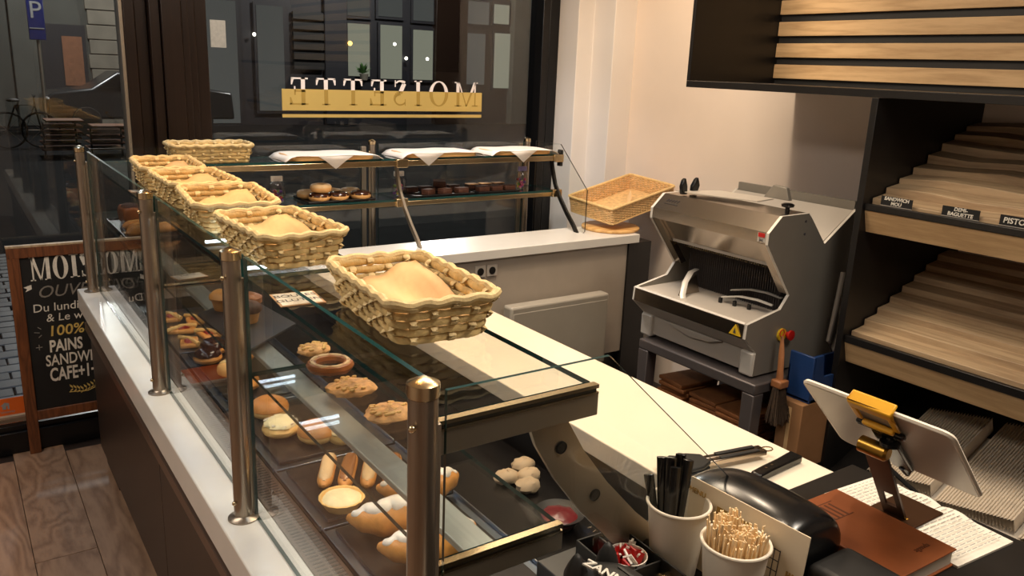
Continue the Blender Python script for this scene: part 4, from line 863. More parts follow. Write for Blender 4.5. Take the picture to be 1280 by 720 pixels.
MB().prism([(YA+.16, .787), (YA+.22, .765), (YA+.32, .757), (YA+.40, .770), (YA+.46, .787)], 'x', 2.338, 2.353).obj('drawer_grip', 'slicer_light', dw, bev=.003)
for y in (YA+.002, YZ-.062): MB().box((2.332, y, .697), (2.40, y+.06, .79)).obj('corner_block', 'slicer_edge', sl, bev=.008)
for y in (YA+.02, YZ-.05):
    for x in (2.37, 2.80): MB().cyl((x, y+.01, .6905), .017, .008, 14).obj('rubber_foot', 'soft_black', sl)
# comb blade frames
for (x, z, tl) in ((2.50, 1.085, 0), (2.545, 1.02, 0)):
    fr = MB().box((x-.012, YA+.05, z-.012), (x+.012, YZ-.05, z+.012)).obj('blade_bar', 'black_metal', sl, bev=.003); bl = MB()
    for k in range(42): bl.box((x-.016, YA+.06+k*.0112, z-.014), (x-.011, YA+.064+k*.0112, z+.016))
    bl.obj('blade_combs', 'steel_cap', fr, smooth=False)['kind'] = 'stuff'
bl = MB()
for k in range(42): bl.box((2.52, YA+.061+k*.0112, .90), (2.535, YA+.0625+k*.0112, 1.09))
bl.obj('saw_blades', 'stand_grey', sl, smooth=False)['kind'] = 'stuff'
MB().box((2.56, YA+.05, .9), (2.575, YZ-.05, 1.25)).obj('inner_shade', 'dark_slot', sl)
# curved bread guides
for (y0, pts) in ((YZ-.13, [(2.50, .985), (2.44, .985), (2.385, .955), (2.35, .915), (2.335, .885)]), ):
    MB().tube([(x, y0-.10*k/4, z) for k, (x, z) in enumerate(pts)], .012, 8, flat=(1.0, .25)).obj('curved_guide', 'slicer_edge', sl)
    MB().prism([(2.345, .885), (2.36, .925), (2.39, .955), (2.44, .98), (2.47, .90)], 'y', y0-.055, y0-.050).obj('guide_plate', 'slicer_steel', sl, smooth=False)
for (dz, dx) in ((0, 0), (.022, .05)): MB().tube([(2.44+dx, YA+.26, .925+dz), (2.45+dx, YA+.18, .945+dz), (2.46+dx, YA+.11, .948+dz), (2.48+dx, YA+.055, .938+dz)], .010, 8, flat=(1.3, .35)).obj('curved_guide', 'slicer_edge', sl)
for k in range(3):
    MB().tube([(2.33+.03*k, YZ-.13-.055*k, .888), (2.36+.03*k, YZ-.20-.055*k, .894)], .003, 6).obj('table_slot', 'dark_slot', sl); MB().box((2.42+.012*k, YA+.25-.06*k, .885), (2.43+.012*k, YA+.262-.06*k, .925)).obj('guide_pin', 'black_plastic', sl)
kb = MB().lathe([(.008, 0), (.008, .016), (.022, .020), (.024, .028), (.016, .032), (0, .033)], (2.495, 1.845, 1.289), 20).obj('clamp_knob', 'black_plastic', sl)
for (x, dx) in ((2.43, -.008), (2.485, .008)):
    MB().prism([(x-.016, 1.292), (x+.014, 1.292), (x+.018+dx, 1.325), (x+.006+dx, 1.358), (x-.006+dx, 1.350), (x-.018+dx*.5, 1.325)], 'y', 2.286, 2.304).obj('lever_grip', 'black_plastic', sl, bev=.004)
MB().prism([(2.42, 2.33), (2.60, 2.26), (2.64, 2.02), (2.52, 2.0), (2.43, 2.24)], 'z', 1.300, 1.304).obj('loose_lid', 'slicer_light', sl, smooth=False); MB().prism([(1.95, 1.305), (1.97, 1.352), (2.03, 1.356), (2.07, 1.305)], 'x', 2.64, 2.66).obj('pusher_plate', 'slicer_grey', sl, bev=.002)
lg = MB().box((2.3395, YA+.014, 1.196), (2.3405, YA+.05, 1.228)).obj('badge', 'slicer_light', sl); MB().box((2.3375, YA+.018, 1.214), (2.3396, YA+.046, 1.228)).obj('badge_red', 'red_plastic', lg)
YZF = frame((2.3392, YA+.032, 1.204), (0, -1, 0), (0, 0, 1)); text('badge_letters', 'jac', .017, 'ink', YZF, lg, bold=.0003)
e_ = MB(); n_ = Vector((-.67, 0, .74))
for k in range(5): e_.tube([Vector((2.372, 2.33-.014*k, 1.2625))+n_*.001, Vector((2.382, 2.322-.014*k, 1.271))+n_*.001], .0012, 5)
e_.tube([Vector((2.364, 2.335, 1.2553))+n_*.001, Vector((2.364, 2.262, 1.2553))+n_*.001], .001, 5); e_.obj('engraved_mark', 'ink', sl)
MB().prism([(YA+.02, .858), (YA+.072, .858), (YA+.046, .898)], 'x', 2.2705, 2.2735).obj('warning_triangle', 'yellow_plastic', sl, smooth=False); MB().prism([(YA+.040, .865), (YA+.052, .865), (YA+.046, .884)], 'x', 2.269, 2.2708).obj('warning_mark', 'ink', sl, smooth=False)
eb = MB().lathe([(.024, 0), (.024, -.008), (0, -.008)], (2.475, YA, .842), 20, axis='y').obj('stop_plate', 'yellow_plastic', sl); MB().lathe([(.010, -.008), (.010, -.02), (.019, -.022), (.019, -.030), (0, -.034)], (2.50, YA, .842), 20, axis='y').obj('stop_button', 'red_plastic', eb)
for (x, z) in ((2.535, 1.262), (2.537, 1.215)): MB().lathe([(.005, 0), (.005, -.002), (0, -.003)], (x, YA, z), 12, axis='y').obj('screw', 'ink', sl)
MB().tube([(2.78, YA-.02, 1.05), (2.765, YA-.02, .9), (2.75, YA-.02, .78), (2.78, YA-.02, .73), (2.81, YA-.02, .80), (2.80, YA-.02, .95)], .009, 8).obj('power_cable', 'slicer_light', sl)
# stand
sd = T('slicer_stand', 'dark grey metal stand with paper stacks under the bread slicer', 'stand', (2.56, 2.04, 0))
MB().box((2.30, 1.742, .648), (2.88, 2.345, .690)).obj('top_frame', 'stand_grey', sd, bev=.006)
for x in (2.30, 2.825):
    for y in (1.742, 2.29): MB().prism([(y, .648), (y+.055, .648), (y+.045, 0), (y+.01, 0)], 'x', x, x+.055).obj('leg', 'stand_grey', sd, bev=.004)
MB().box((2.35, 1.79, .375), (2.86, 2.30, .395)).obj('lower_shelf', 'black_metal', sd)
MB().box((2.862, 1.80, .02), (2.872, 2.29, .645)).obj('back_panel', 'black_metal', sd)  # black sheet added to stand in for the dark under the slicer
g = random.Random(2)
for (x, y, n, lab) in ((2.46, 2.20, 8, 'tall stack of brown paper bags on the left of the stand shelf'), (2.46, 2.03, 7, 'stack of brown paper bags in the middle of the stand shelf'), (2.45, 1.885, 7, 'stack of brown paper bags on the right of the stand shelf')):
    t = T('paper_bag_stack', lab, 'paper bags', (x, y, .396), 'brown paper bags under the slicer')
    for k in range(n):
        h = .018; a = g.uniform(-.12, .12); b = MB().box((-.10, -.072, 0), (.10, .072, h*.92)); b.xf(Matrix.Translation((g.uniform(-.01, .01), g.uniform(-.006, .006), h*k)) @ Matrix.Rotation(a, 4, 'Z')); b.obj('paper_bag', 'kraft_bag', t, local=True, bev=.004)
t = T('clear_roll_bag', 'pale plastic wrapped roll behind the brown paper stacks', 'packaging', (2.66, 2.0, .396)); MB().cyl((2.66, 2.0, .396), .05, .17, 20).obj('roll', 'slicer_light', t); MB().cyl((2.66, 2.0, .567), .018, .004, 12).obj('roll_core', 'cardboard', t)
# brush hanging on the slicer
t = T('hand_brush', 'wooden hand brush with dark bristles hanging beside the slicer', 'brush', (2.40, 1.70, .5))
MB().tube([(2.42, 1.742, .858), (2.412, 1.73, .80), (2.404, 1.72, .74), (2.40, 1.715, .70)], [.006, .012, .013, .016], 10, flat=(1, .6)).obj('handle', 'brush_wood', t, ); MB().box((2.375, 1.69, .675), (2.425, 1.735, .705)).obj('ferrule', 'brush_wood', t, bev=.006)
b = MB()
for k in range(260):
    x = g.uniform(-.022, .022); y = g.uniform(-.012, .012); b.tube([(2.40+x, 1.712+y, .68), (2.40+x*1.5, 1.708+y*1.6, .61), (2.40+x*2.1+g.uniform(-.006, .006), 1.70+y*2.2, .54+g.uniform(-.012, .02)+abs(x)*.6)], .0014, 3)
b.obj('bristles', 'bristle', t)['kind'] = 'stuff'
MB().tube([(2.42+.012*math.cos(a*.785), 1.745, .868+.014*math.sin(a*.785)) for a in range(8)], .002, 5, True).obj('hanging_loop', 'red_plastic', t)
# blue crate, cardboard box beside the stand
t = T('storage_crate', 'blue plastic crate on a cardboard box beside the slicer stand', 'crate', (2.62, 1.69, .62))
CX0, CX1, CY0, CY1, CZ0, CZ1 = 2.47, 2.80, 1.632, 1.735, .625, .80
MB().box((CX0, CY0, CZ0), (CX1, CY1, CZ0+.01)).obj('crate_bottom', 'blue_plastic', t); MB().box((CX0, CY0, CZ0), (CX0+.012, CY1, CZ1)).obj('crate_end', 'blue_plastic', t, bev=.003); MB().box((CX1-.012, CY0, CZ0), (CX1, CY1, CZ1)).obj('crate_end', 'blue_plastic', t, bev=.003)
MB().box((CX0, CY1-.01, CZ0), (CX1, CY1, CZ1-.05)).obj('crate_side', 'blue_plastic', t, bev=.003); MB().prism([(CX0+.012, CZ0), (CX1-.012, CZ0), (CX1-.012, CZ1), (CX1-.06, CZ1-.085), (CX0+.07, CZ1-.085), (CX0+.055, CZ1), (CX0+.012, CZ1)], 'y', CY0, CY0+.01).obj('crate_front', 'blue_plastic', t, smooth=False)
t = T('cardboard_box', 'brown cardboard box under the blue crate', 'box', (2.6, 1.68, 0)); MB().box((2.44, 1.632, .36), (2.80, 1.735, .622)).obj('box_body', 'cardboard', t, bev=.003); MB().box((2.438, 1.675, .365), (2.4395, 1.69, .60)).obj('box_tape', 'kraft_liner', t)
t = T('waste_bin', 'black bin below the cardboard box beside the stand', 'bin', (2.6, 1.69, 0)); MB().prism([(2.44, 0), (2.80, 0), (2.82, .33), (2.42, .33)], 'y', 1.655, 1.735).obj('bin_body', 'soft_black', t, bev=.008); MB().box((2.415, 1.65, .331), (2.825, 1.738, .357)).obj('bin_lid', 'soft_black', t, bev=.006)

# ------------------------------------------------------------------ upper cabinet with slats
uc = T('upper_cabinet', 'black wall cabinet with horizontal wood slats above the shelf unit', 'cabinet', (2.9, 1.2, 1.71))
UY = 2.50
MB().box((2.60, -.6, 1.706), (3.326, UY, 1.732)).obj('bottom_panel', 'black_laminate', uc, bev=.001); MB().box((2.60, UY-.018, 1.7325), (3.326, UY, 2.87)).obj('side_panel', 'black_laminate', uc, bev=.001)
MB().box((3.142, -.6, 1.7325), (3.155, UY-.019, 2.87)).obj('back_panel', 'soft_black', uc)
for k in range(12):
    z = 1.757+.0905*k; MB().box((3.127, -.6, z), (3.141, UY-.02, z+.060)).obj('slat', 'pale_wood', uc, bev=.0015)

# ------------------------------------------------------------------ bread shelf unit
su = T('bread_shelf_unit', 'black shelf unit with sloping slatted wood bread shelves', 'shelf unit', (2.95, 1.0, 0))
UYS = 1.62
MB().box((2.60, UYS, 0), (3.326, UYS+.024, 1.7045)).obj('side_panel', 'black_laminate', su, bev=.001); MB().box((3.31, -.5, 0), (3.326, UYS-.001, 1.7045)).obj('back_panel', 'wall_paint', su)
def wave(x0, y, z, amp): return z
for (zf, top, zb, dep, wv_, nm) in ((1.349, 1.326, 1.64, .63, .006, 'upper'), (.870, .843, 1.14, .58, .0, 'lower')):
    lp = MB().box((2.612, -.5, top), (2.632, UYS-.001, zf)).obj('front_lip', 'black_laminate', su, bev=.002); MB().prism([(2.640, top-.078), (2.655, top-.078), (2.630, top-.001), (2.615, top-.001)], 'y', -.5, UYS-.002).obj('wood_fascia', 'pale_wood', lp, smooth=False)
    MB().prism([(2.64, zf-.03), (2.64+dep, zb-.04), (2.64+dep, zb-.055), (2.64, zf-.045)], 'y', -.5, UYS-.002).obj('shelf_board', 'slat_wood', su, smooth=False)
    n = 8; st_ = dep/n; rise = (zb-zf)/n
    for k in range(n):
        x = 2.645+st_*k; z = zf-.022+rise*k; seg = 14; b = MB(); vs = []
        for i in range(seg+1):
            yy = -.5+(UYS-.004+.5)*i/seg; o1 = wv_*math.sin(i*1.9+k*1.3); o2 = wv_*math.cos(i*1.4+k)
            vs += [(x+o2, yy, z-.01), (x+o2, yy, z+.034+o1), (x+st_+.006, yy, z+rise*.35+.034+o1), (x+st_+.006, yy, z+rise*.3)]
        b.add(vs, [(i*4+j, i*4+(j+1) % 4, (i+1)*4+(j+1) % 4, (i+1)*4+j) for i in range(seg) for j in range(4)]); b.add([], []); nv = len(b.v); b.f += [(0, 1, 2, 3), (nv-1, nv-2, nv-3, nv-4)]; b.mi += [0, 0]
        b.obj('slat', 'slat_wood', su, bev=.002)
MB().prism([(2.62, .30), (3.25, .56), (3.25, .575), (2.62, .315)], 'y', -.5, UYS-.002).obj('bottom_shelf', 'black_laminate', su, smooth=False); MB().box((2.60, -.5, .26), (2.625, UYS-.001, .325)).obj('front_lip', 'black_laminate', su, bev=.002)
MB().tube([(2.602, UYS-.03, .55), (2.602, 1.15, .36)], .008, 8).obj('brace_bar', 'black_metal', su)
# shelf labels
for (y0, y1, lines, lab) in ((1.575, 1.463, ('SANDWICH', 'MOU'), 'black shelf label lettered SANDWICH MOU'), (1.362, 1.243, ('DEMI-', 'BAGUETTE'), 'black shelf label lettered DEMI-BAGUETTE'), (1.182, 1.06, ('PISTOLET',), 'black shelf label lettered PISTOLET')):
    yc = (y0+y1)/2; t = T('shelf_label', lab, 'label', (2.634, yc, 1.349), 'black bread labels on the upper shelf')
    MB().box((2.634, y1, 1.3495), (2.6365, y0, 1.382)).obj('label_plate', 'chalk_black', t); MB().box((2.6335, y1-.001, 1.3494), (2.634, y0+.001, 1.351)).obj('label_holder', 'slicer_light', t)
    for k, s_ in enumerate(lines): text('label_words', s_, .0165 if len(lines) > 1 else .024, 'chalk_white', frame((2.6333, yc, (1.3745 if len(lines) > 1 else 1.366)-.0155*k), (0, -1, 0), (0, 0, 1)), t, .1, bold=.0004)
# white paper bags fanned out on the bottom shelf
g = random.Random(9)
for (ya, n, lab, ln) in ((1.47, 22, 'fan of white paper bags, leftmost on the bottom shelf', .40), (1.22, 24, 'fan of white paper bags, middle of the bottom shelf', .46), (.95, 24, 'fan of white paper bags, right of the bottom shelf', .46)):
    t = T('white_bag_stack', lab, 'paper bags', (2.65, ya, .33), 'white paper bags on the bottom shelf'); sh = MB()
    for k in range(n):
        y = ya-.0105*k; a = .413; cx, sx = math.cos(a), math.sin(a); z0_ = .345+.002*k
        # a bag is a thin wedge leaning on its neighbour, with a toothed upper edge
        e = .18+g.uniform(-.004, .004); P = lambda u, v, w_: (2.66+u*cx-w_*sx, y-v, z0_+u*sx+w_*cx)
        sh.add([P(.0, 0, .0515), P(ln, 0, .0515), P(ln+.012, .006, .057), P(ln, .0100, .060), P(0, .0100, .060), P(0, .0112, .004), P(ln, .0112, .004), P(0, 0, .050), P(ln, 0, .050)], [(0, 1, 2, 3, 4), (4, 3, 6, 5), (0, 4, 7), (1, 8, 3), (0, 7, 8, 1)])
    sh.obj('bag_fan', 'bag_white', t, smooth=False)['kind'] = 'stuff'
    bs = MB(); P = lambda u, v, w_: (2.66+u*cx-w_*sx, ya-v, .330+u*sx+w_*cx); W = n*.0105+.02
    vs = [P(u, v, w_) for (u, v) in ((0, .004), (ln-.01, .004), (ln-.01, W), (0, W)) for w_ in (0, .045)]
    bs.add(vs, [(0, 2, 4, 6), (1, 3, 5, 7), (0, 1, 3, 2), (2, 3, 5, 4), (4, 5, 7, 6), (6, 7, 1, 0)]); bs.obj('bag_pile', 'bag_white', t, smooth=False)

# ------------------------------------------------------------------ things on the worktop
def up_to(v): return Vector(v)
t = T('tongs', 'serving tongs with black scalloped heads and steel arms on the worktop', 'tongs', (1.30, 1.06, TZ))
hd = [(.0, -.030), (.03, -.036), (.07, -.034), (.10, -.018), (.10, .018), (.07, .034), (.045, .030), (.03, .038), (.015, .028), (0, .03), (-.012, .0)]
M_t = frame((1.168, 1.078, TZ+.012), Vector((1.43, 1.03, 0))-Vector((1.17, 1.075, 0)), Vector((.17, .98, 0)))
for dz, nm in ((0, 'lower'), (.012, 'upper')): MB().prism(hd, 'z', dz-.006, dz+.003).xf(M_t).obj('tong_head', 'soft_black', t, bev=.003)
for s_ in (-1, 1):
    b = MB(); b.box((.095, -.008+s_*.008, .0), (.255, .006+s_*.008, .012)).xf(M_t); ar = b.obj('tong_arm', 'slicer_steel', t, bev=.002); MB().box((.13, -.006+s_*.009, .0125), (.235, .004+s_*.009, .0155)).xf(M_t).obj('arm_grip', 'soft_black', ar, bev=.001)
MB().tube([tuple(M_t @ Vector((.268+.014*math.cos(a*.6283), .010*math.sin(a*.6283), .006))) for a in range(10)], .0016, 6, True).obj('hanging_ring', 'steel_cap', t)
t = T('bread_knife', 'knife with a black plastic handle beside the tongs', 'knife', (1.40, .98, TZ)); M_k = frame((1.315, .968, TZ+.001), (1.47-1.315, .986-.968, 0), (-.12, 1, 0))
MB().prism([(0, -.014), (.04, -.013), (.10, -.015), (.158, -.018), (.160, .014), (.10, .012), (.04, .013), (0, .012)], 'z', 0, .018).xf(M_k).obj('handle', 'black_plastic', t, bev=.004); MB().prism([(-.20, -.002), (-.18, -.012), (.005, -.012), (.005, .010), (-.19, .012)], 'z', .006, .0085).xf(M_k).obj('blade', 'slicer_steel', t, smooth=False)
for u in (.04, .062): MB().cyl((u, 0, .0175), .003, .0012, 10).xf(M_k).obj('rivet', 'steel_cap', t)
tag(MB().prism([(1.425, 1.53), (1.44, 1.526), (1.446, 1.538), (1.43, 1.542)], 'z', TZ+.0002, TZ+.001).obj('paper_scrap', 'egg_purple'), 'tiny violet paper scrap on the cream worktop', 'scrap') if False else None

# ------------------------------------------------------------------ things on the black service counter
def cup(x, y, lab, h=.118, r=.048):
    t = T('paper_cup', lab, 'cup', (x, y, NZ+.0005), 'paper cups on the service counter')
    MB().lathe([(0, .004), (r*.70, .004), (r*.72, 0), (r*.735, 0), (r*.985, h-.003), (r*.955, h-.003), (r*.70, .008), (0, .008)], (0, 0, 0), 40, cap=False).obj('cup_wall', 'cup_paper', t, local=True)
    MB().tube([(r*math.cos(a*.1571), r*math.sin(a*.1571), h-.002) for a in range(40)], .0026, 8, True).obj('rolled_rim', 'cup_paper', t, local=True); return t
C1 = (.871, .772); C2 = (.862, .652)
cup(*C1, 'white paper cup holding black spoons'); cup(*C2, 'white paper cup packed with wooden stirrers')
PV = Vector((.66, -.75, 0)); VV = Vector((.75, .66, 0))
for (so, vo, lean, h, lab) in ((-.012, .006, -.20, .146, 'black plastic spoon handle leaning far left in the cup'), (-.010, .010, -.08, .176, 'black plastic spoon handle second from the left'), (-.004, .004, -.03, .180, 'black plastic spoon handle third from the left'), (.002, .012, .01, .184, 'black plastic spoon handle fourth from the left'), (.007, .004, .05, .180, 'black plastic spoon handle at the right end of the bunch'), (.0, -.008, -.01, .170, 'black plastic spoon handle in front of the bunch')):
    b = MB(); b.tube([(0, 0, .012+h*q/8*.93) for q in range(9)]+[(0, 0, h)], [.0055+.0025*q/8 for q in range(9)]+[.0055], 8, flat=(1.0, .38)); b.ball((0, 0, .012), (.004, .009, .012), 10, 6)
    o = b.obj('plastic_spoon', 'black_plastic', local=True); tag(o, lab, 'spoon', 'black spoons in the paper cup')
    c_ = Vector((C1[0]-.008, C1[1]+.004, NZ+.010))+PV*so+VV*vo
    o.matrix_world = Matrix.Translation(c_) @ Matrix.Rotation(lean, 4, VV.normalized()) @ Matrix.Rotation(rad(42), 4, 'Z')
g = random.Random(21); sp = []; first = None
for k in range(230):
    a = g.uniform(0, 6.283); q = .042*math.sqrt(g.uniform(0, 1)); hgt = .121+g.uniform(-.004, .010)+(.012 if math.sin(a) > .4 and q > .02 else 0)
    b = first
    if first is None:
        o = first = MB().box((-.0024, -.0008, 0), (.0024, .0008, .112)).obj('wooden_stirrer', 'stick_wood', local=True, bev=.0004)
    else: o = first.copy(); COL.objects.link(o)
    o.location = (C2[0]+q*.72*math.cos(a), C2[1]+q*.72*math.sin(a), NZ+.0095); o.rotation_euler = (-math.sin(a)*q*2.4, math.cos(a)*q*2.4, g.uniform(0, 3.14)); o.scale = (1, 1, hgt/.112)
    tag(o, 'thin wooden stirrer in the packed paper cup', 'stirrer', 'wooden stirrers in the paper cup')
# leaflet
t = T('menu_leaflet', 'cream menu leaflet standing behind the cups against the terminal', 'leaflet', (.925, .68, NZ))
LM = frame((.915, .685, NZ+.071), (0.05, -1, 0), (.10, 0, 1)); MB().box((-.106, -.070, -.001), (.106, .070, .001)).xf(LM).obj('leaflet_sheet', 'leaflet_paper', t)
LF = LM @ Matrix.Translation((0, 0, .0013)) ; b = MB().box((-.05, .012, 0), (.012, .045, .0004)).xf(LF); b.obj('gold_block', 'leaflet_gold', t)
b = MB()
for i in range(5): b.box((.03+.009*i, -.02, 0), (.0312+.009*i, .03, .0005))
for j in range(4): b.box((.03, -.02+.016*j, 0), (.0672, -.0188+.016*j, .0005))
b.xf(LF).obj('plan_drawing', 'ink', t, smooth=False)
text('leaflet_words', 'MOISETTE', .016, 'leaflet_gold', LF @ frame((.088, -.03, .0002), (0, 1, 0), (-1, 0, 0)), t, bold=.0006)
for k in range(4): text('leaflet_words', 'pains et sandwichs', .006, 'ink', LF @ Matrix.Translation((.05, -.028-.008*k, .0002)), t)
text('leaflet_words', 'MENU', .012, 'leaflet_gold', LF @ Matrix.Translation((-.09, .05, .0002)), t)
# card terminal
t = T('card_terminal', 'glossy black rounded terminal with a blue light behind the leaflet', 'terminal', (1.03, .77, NZ))
pr_ = [(.950, .0), (.950, .075), (.968, .105), (1.02, .118), (1.075, .110), (1.105, .080), (1.112, .0)]
b = MB(); ys = [(.630, .78), (.64, .95), (.69, 1.0), (.77, 1.0), (.83, .93), (.875, .72), (.88, .45)]; vs = []
for (y, s_) in ys: vs += [(1.034+(p[0]-1.034)*(.9+.1*s_), y, NZ+.0005+p[1]*s_) for p in pr_]
n = len(pr_); b.add(vs, [(i*n+j, i*n+(j+1) % n, (i+1)*n+(j+1) % n, (i+1)*n+j) for i in range(len(ys)-1) for j in range(n)]); b.f += [tuple(range(n-1, -1, -1)), tuple((len(ys)-1)*n+k for k in range(n))]; b.mi += [0, 0]
bd = b.obj('terminal_body', 'black_plastic', t, ang=60); bd.modifiers.new('sub', 'SUBSURF').levels = 2; bd.modifiers['sub'].render_levels = 2
MB().box((1.015, .705, NZ+.1075), (1.055, .712, NZ+.1105)).obj('front_slot', 'dark_slot', t); b = MB().ball((1.058, .672, NZ+.1035), (.010, .005, .004), 10, 6); b.obj('blue_light', 'blue_led', t)
t = T('black_pouch', 'black padded pouch beside the brown book', 'pouch', (1.06, .56, NZ)); MB().box((1.0, .42, NZ+.0005), (1.105, .628, NZ+.05)).obj('pouch_body', 'soft_black', t, bev=.015, seg=4); MB().tube([(1.0, .43, NZ+.03), (.997, .52, NZ+.035), (1.0, .62, NZ+.03)], .003, 6).obj('pouch_zip', 'black_plastic', t)
# brown book
t = T('brown_book', 'brown leather-bound book lying on the service counter', 'book', (1.19, .66, NZ)); BK = frame((1.198, .652, NZ+.0005), (1, -.02, 0), (.02, 1, 0))
MB().box((-.078, -.112, .028), (.078, .112, .031)).xf(BK).obj('front_cover', 'leather_brown', t, bev=.001); MB().box((-.078, -.112, 0), (.078, .112, .003)).xf(BK).obj('back_cover', 'leather_brown', t, bev=.001); MB().box((-.080, -.112, 0), (-.074, .112, .031)).xf(BK).obj('spine', 'leather_brown', t, bev=.002); MB().box((-.074, -.108, .0032), (.074, .108, .0278)).xf(BK).obj('page_block', 'page_white', t)
b = MB()
for k in range(6): b.box((-.045+.012*k, .045, .031), (-.0445+.012*k+.004, .085, .0313))
b.box((-.05, .043, .031), (.03, .045, .0313)); b.box((-.05, .088, .031), (.03, .09, .0313)); b.xf(BK).obj('embossed_mark', 'leather_line', t, smooth=False); text('embossed_words', 'agenda', .014, 'leather_line', BK @ Matrix.Translation((.03, -.08, .0312)), t)
# open notebook
t = T('open_notebook', 'open notebook with handwritten pages beside the brown book', 'notebook', (1.35, .66, NZ)); NB = frame((1.355, .655, NZ+.0006), (1, -.07, 0), (.07, 1, 0))
for s_, (a, b_) in enumerate(((-.13, -.001), (.001, .132))):
    vs = []; n = 10
    for i in range(n+1):
        q = i/n; y = a+(b_-a)*q; z = .004+.006*math.sin(math.pi*min(1, (q if s_ else 1-q)*2.2))*(1 if (q if s_ else 1-q) < .45 else .6)
        vs += [(-.075, y, 0), (-.075, y, z), (.085, y, z), (.085, y, 0)]
    m_ = MB().add(vs, [(i*4+j, i*4+(j+1) % 4, (i+1)*4+(j+1) % 4, (i+1)*4+j) for i in range(n) for j in range(4)]); m_.f += [(0, 1, 2, 3), (n*4+3, n*4+2, n*4+1, n*4)]; m_.mi += [0, 0]
    pg_ = m_.xf(NB).obj('page', 'page_white', t); ln_ = MB(); gg = random.Random(s_+3)
    for k in range(13):
        x = -.06
        while x < .065:
            w_ = gg.uniform(.006, .018); ln_.box((x, a+.012+(b_-a-.02)*k/13, .0108), (x+w_, a+.0136+(b_-a-.02)*k/13, .0111)); x += w_+.004
    ln_.xf(NB).obj('handwriting', 'faint_ink', pg_, smooth=False)['kind'] = 'stuff'
# tablet on a clamp stand
tl = [Vector(v) for v in ((1.123, .757, 1.276), (1.139, .518, 1.270), (1.308, .533, 1.119), (1.292, .772, 1.124))]
ex = (tl[1]-tl[0]).normalized(); ey = (tl[0]-tl[3]); ey -= ex*ex.dot(ey); ey.normalize(); ez = ex.cross(ey); cc = sum(tl, Vector())/4
if ez.dot(Vector((0, 0, 1.75))-cc) < 0: ez = -ez
TM = Matrix((ex, ey, ez)).transposed().to_4x4(); TM.translation = cc
t = T('tablet', 'white tablet seen from the back, tilted in a clamp stand', 'tablet', tuple(cc)); W2, H2 = .120, .113
MB().prism([p[:2] for p in rrect(W2, H2, .014, 0)], 'z', -.004, .004).xf(TM).obj('tablet_back', 'tablet_white', t, bev=.002); MB().prism([p[:2] for p in rrect(W2-.004, H2-.004, .012, 0)], 'z', -.0046, -.0041).xf(TM).obj('screen', 'black_plastic', t)
MB().tube([tuple(TM @ p) for p in rrect(W2, H2, .014, 0)], .0042, 6, True).obj('edge_band', 'cup_paper', t)
t = T('tablet_stand', 'black and brass clamp stand with yellow jaw holding the tablet', 'stand', (1.315, .665, NZ))
J = TM
cj = MB(); o_ = .0
for a, b in (((-.036, H2-.008, .006), (.036, H2+.010, .011)), ((-.036, H2-.050, .006), (-.025, H2-.008, .011)), ((.025, H2-.050, .006), (.036, H2-.008, .011)), ((-.026, H2-.058, .006), (.026, H2-.048, .016)), ((-.036, H2+.004, -.012), (.036, H2+.010, .006))): cj.box(a, b)
cj.xf(J).obj('yellow_jaw', 'clamp_yellow', t, bev=.003)
MB().box((-.040, H2-.070, .005), (.040, H2-.057, .014)).box((-.018, -.10, .006), (.018, H2-.068, .014)).xf(J).obj('clamp_body', 'black_plastic', t, bev=.003)
MB().tube([tuple(J @ Vector((.0, -.095, .012))), tuple(J @ Vector((.0, -.125, .010))), tuple(J @ Vector((0, -.122, -.012)))], .006, 8).obj('lower_hook', 'black_plastic', t)
pv_ = J @ Vector((-.012, .005, .030)); foot = Vector((1.318, .668, NZ+.012))
MB().lathe([(.014, -.024), (.014, .02), (.010, .024), (0, .024)], (0, 0, 0), 18, axis='x').xf(frame(tuple(pv_), tuple(ex), tuple(ey))).obj('pivot_barrel', 'brass', t); MB().lathe([(0, 0), (.016, 0), (.016, .006), (.006, .008), (.006, .02), (0, .02)], tuple(J @ Vector((.012, .02, .02))), 16).obj('pivot_knob', 'black_plastic', t)
dn = (foot-pv_); Lp = dn.length; sx_ = Vector((ex.x, ex.y, 0)).normalized(); PM = frame(tuple(pv_), tuple(sx_), tuple(dn.normalized()))
pl_ = MB()
for (a, b, c, d) in ((-.020, .0, .020, Lp*.62), (-.020, Lp*.62, -.010, Lp*.82), (.010, Lp*.62, .020, Lp*.82), (-.020, Lp*.82, .020, Lp)): pl_.box((a, b, -.0025), (c, d, .0025))
pl_.xf(PM).obj('support_plate', 'stand_brown', t, smooth=False)
b = MB(); b.box((-.022, Lp*.985, -.004), (.022, Lp*1.0, .004)).xf(PM).obj('foot_hinge', 'brass', t); MB().box((1.295, .625, NZ+.0118), (1.40, .71, NZ+.0148)).obj('foot_plate', 'stand_brown', t, bev=.002)
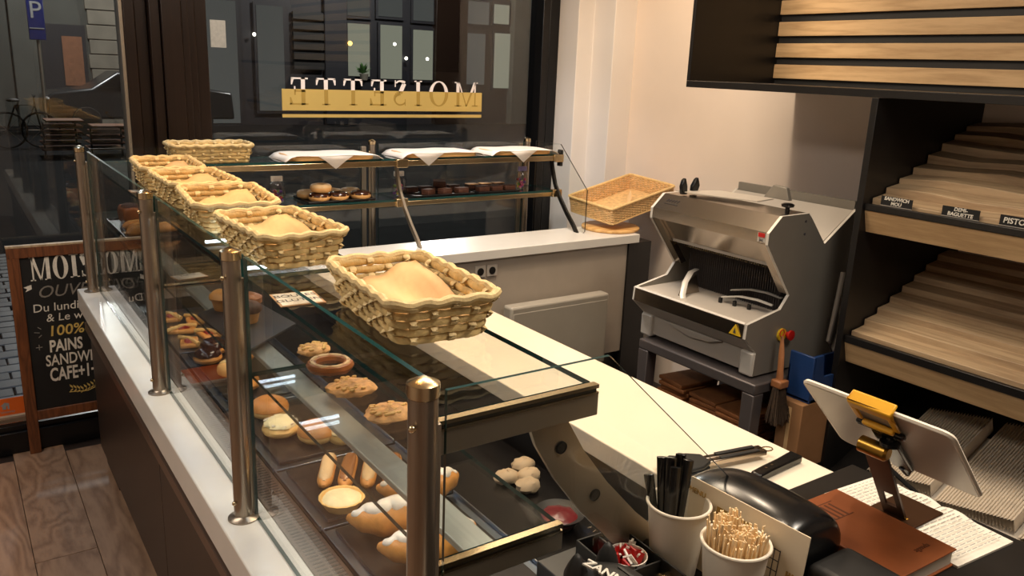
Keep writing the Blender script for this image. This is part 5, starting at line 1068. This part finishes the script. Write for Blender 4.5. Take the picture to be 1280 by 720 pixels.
# organiser tray, cup of sugar packets
t = T('organiser_tray', 'black divided organiser tray left of the paper cups', 'tray', (.78, .79, NZ)); OM = frame((.795, .785, NZ+.0005), (1, -.05, 0), (.05, 1, 0))
MB().box((-.06, -.09, 0), (.028, .065, .003)).xf(OM).obj('tray_floor', 'soft_black', t)
for a, b in (((-.06, .062, .0), (.028, .065, .05)), ((-.06, -.09, 0), (-.057, .065, .05)), ((.025, -.09, 0), (.028, .065, .05)), ((-.06, -.09, 0), (.028, -.087, .05)), ((-.06, -.035, 0), (.028, -.032, .045)), ((-.018, -.035, 0), (-.015, .065, .045))): MB().box(a, b).xf(OM).obj('tray_wall', 'soft_black', t, bev=.0008)
t = T('sugar_cup', 'small white cup of red and white sugar sticks in the organiser', 'cup', (.785, .787, NZ+.004)); MB().lathe([(0, 0), (.022, 0), (.031, .042), (.0295, .042), (.021, .004), (0, .004)], (.785, .787, NZ+.0045), 28, cap=False).obj('cup_wall', 'icing_white', t); g = random.Random(8)
for k in range(26):
    a = g.uniform(0, 6.28); q = .024*math.sqrt(g.uniform(0, 1)); b = MB().box((-.007, -.0015, 0), (.007, .0015, .016+g.uniform(0, .010))); b.xf(Matrix.Translation((.785+q*math.cos(a), .787+q*math.sin(a), NZ+.032)) @ Euler((g.uniform(-.5, .5), g.uniform(-.5, .5), g.uniform(0, 3))).to_matrix().to_4x4()); b.obj('sugar_stick', 'red_plastic' if k % 5 < 3 else 'icing_white', t, smooth=False)
t = T('coffee_sachet', 'crumpled foil sachet in the organiser below the sugar cup', 'sachet', (.80, .722, NZ+.01)); MB().ball((.80, .722, NZ+.030), (.022, .016, .012), 12, 8, 0, -1, .2).obj('sachet_foil', 'steel_cap', t); MB().box((.775, .715, NZ+.012), (.788, .73, NZ+.04)).obj('sachet_label', 'blue_plastic', t)
# piggy bank
t = T('piggy_bank', 'black piggy bank with white lettering at the lower edge', 'piggy bank', (.69, .70, NZ)); PC = Vector((.688, .70, NZ+.048))
MB().ball(tuple(PC), (.060, .085, .046), 28, 16).obj('pig_body', 'soft_black', t)
for (dx, dy) in ((.026, .055), (-.03, .055)):
    MB().lathe([(.017, 0), (.013, .015), (.006, .028), (.0, .034)], (PC.x+dx, PC.y+dy, PC.z+.027), 14).obj('ear', 'soft_black', t)
MB().box((PC.x+.012, PC.y-.022, PC.z+.0425), (PC.x+.016, PC.y+.018, PC.z+.0465)).obj('coin_slot', 'dark_slot', t)
MB().lathe([(.022, 0), (.020, .02), (0, .022)], (PC.x, PC.y+.075, PC.z), 16, axis='y').obj('snout', 'soft_black', t)
for dx in (-.03, .03):
    for dy in (-.045, .045): MB().cyl((PC.x+dx, PC.y+dy, NZ+.0005), .014, .03, 12).obj('foot', 'soft_black', t)
text('pig_lettering', 'ZANNE', .021, 'chalk_white', frame((PC.x-.012, PC.y+.012, PC.z+.047), (.35, -1, -.1), (1, .35, .0)), t, depth=.0012, bold=.0006)
bpy.context.view_layer.update()
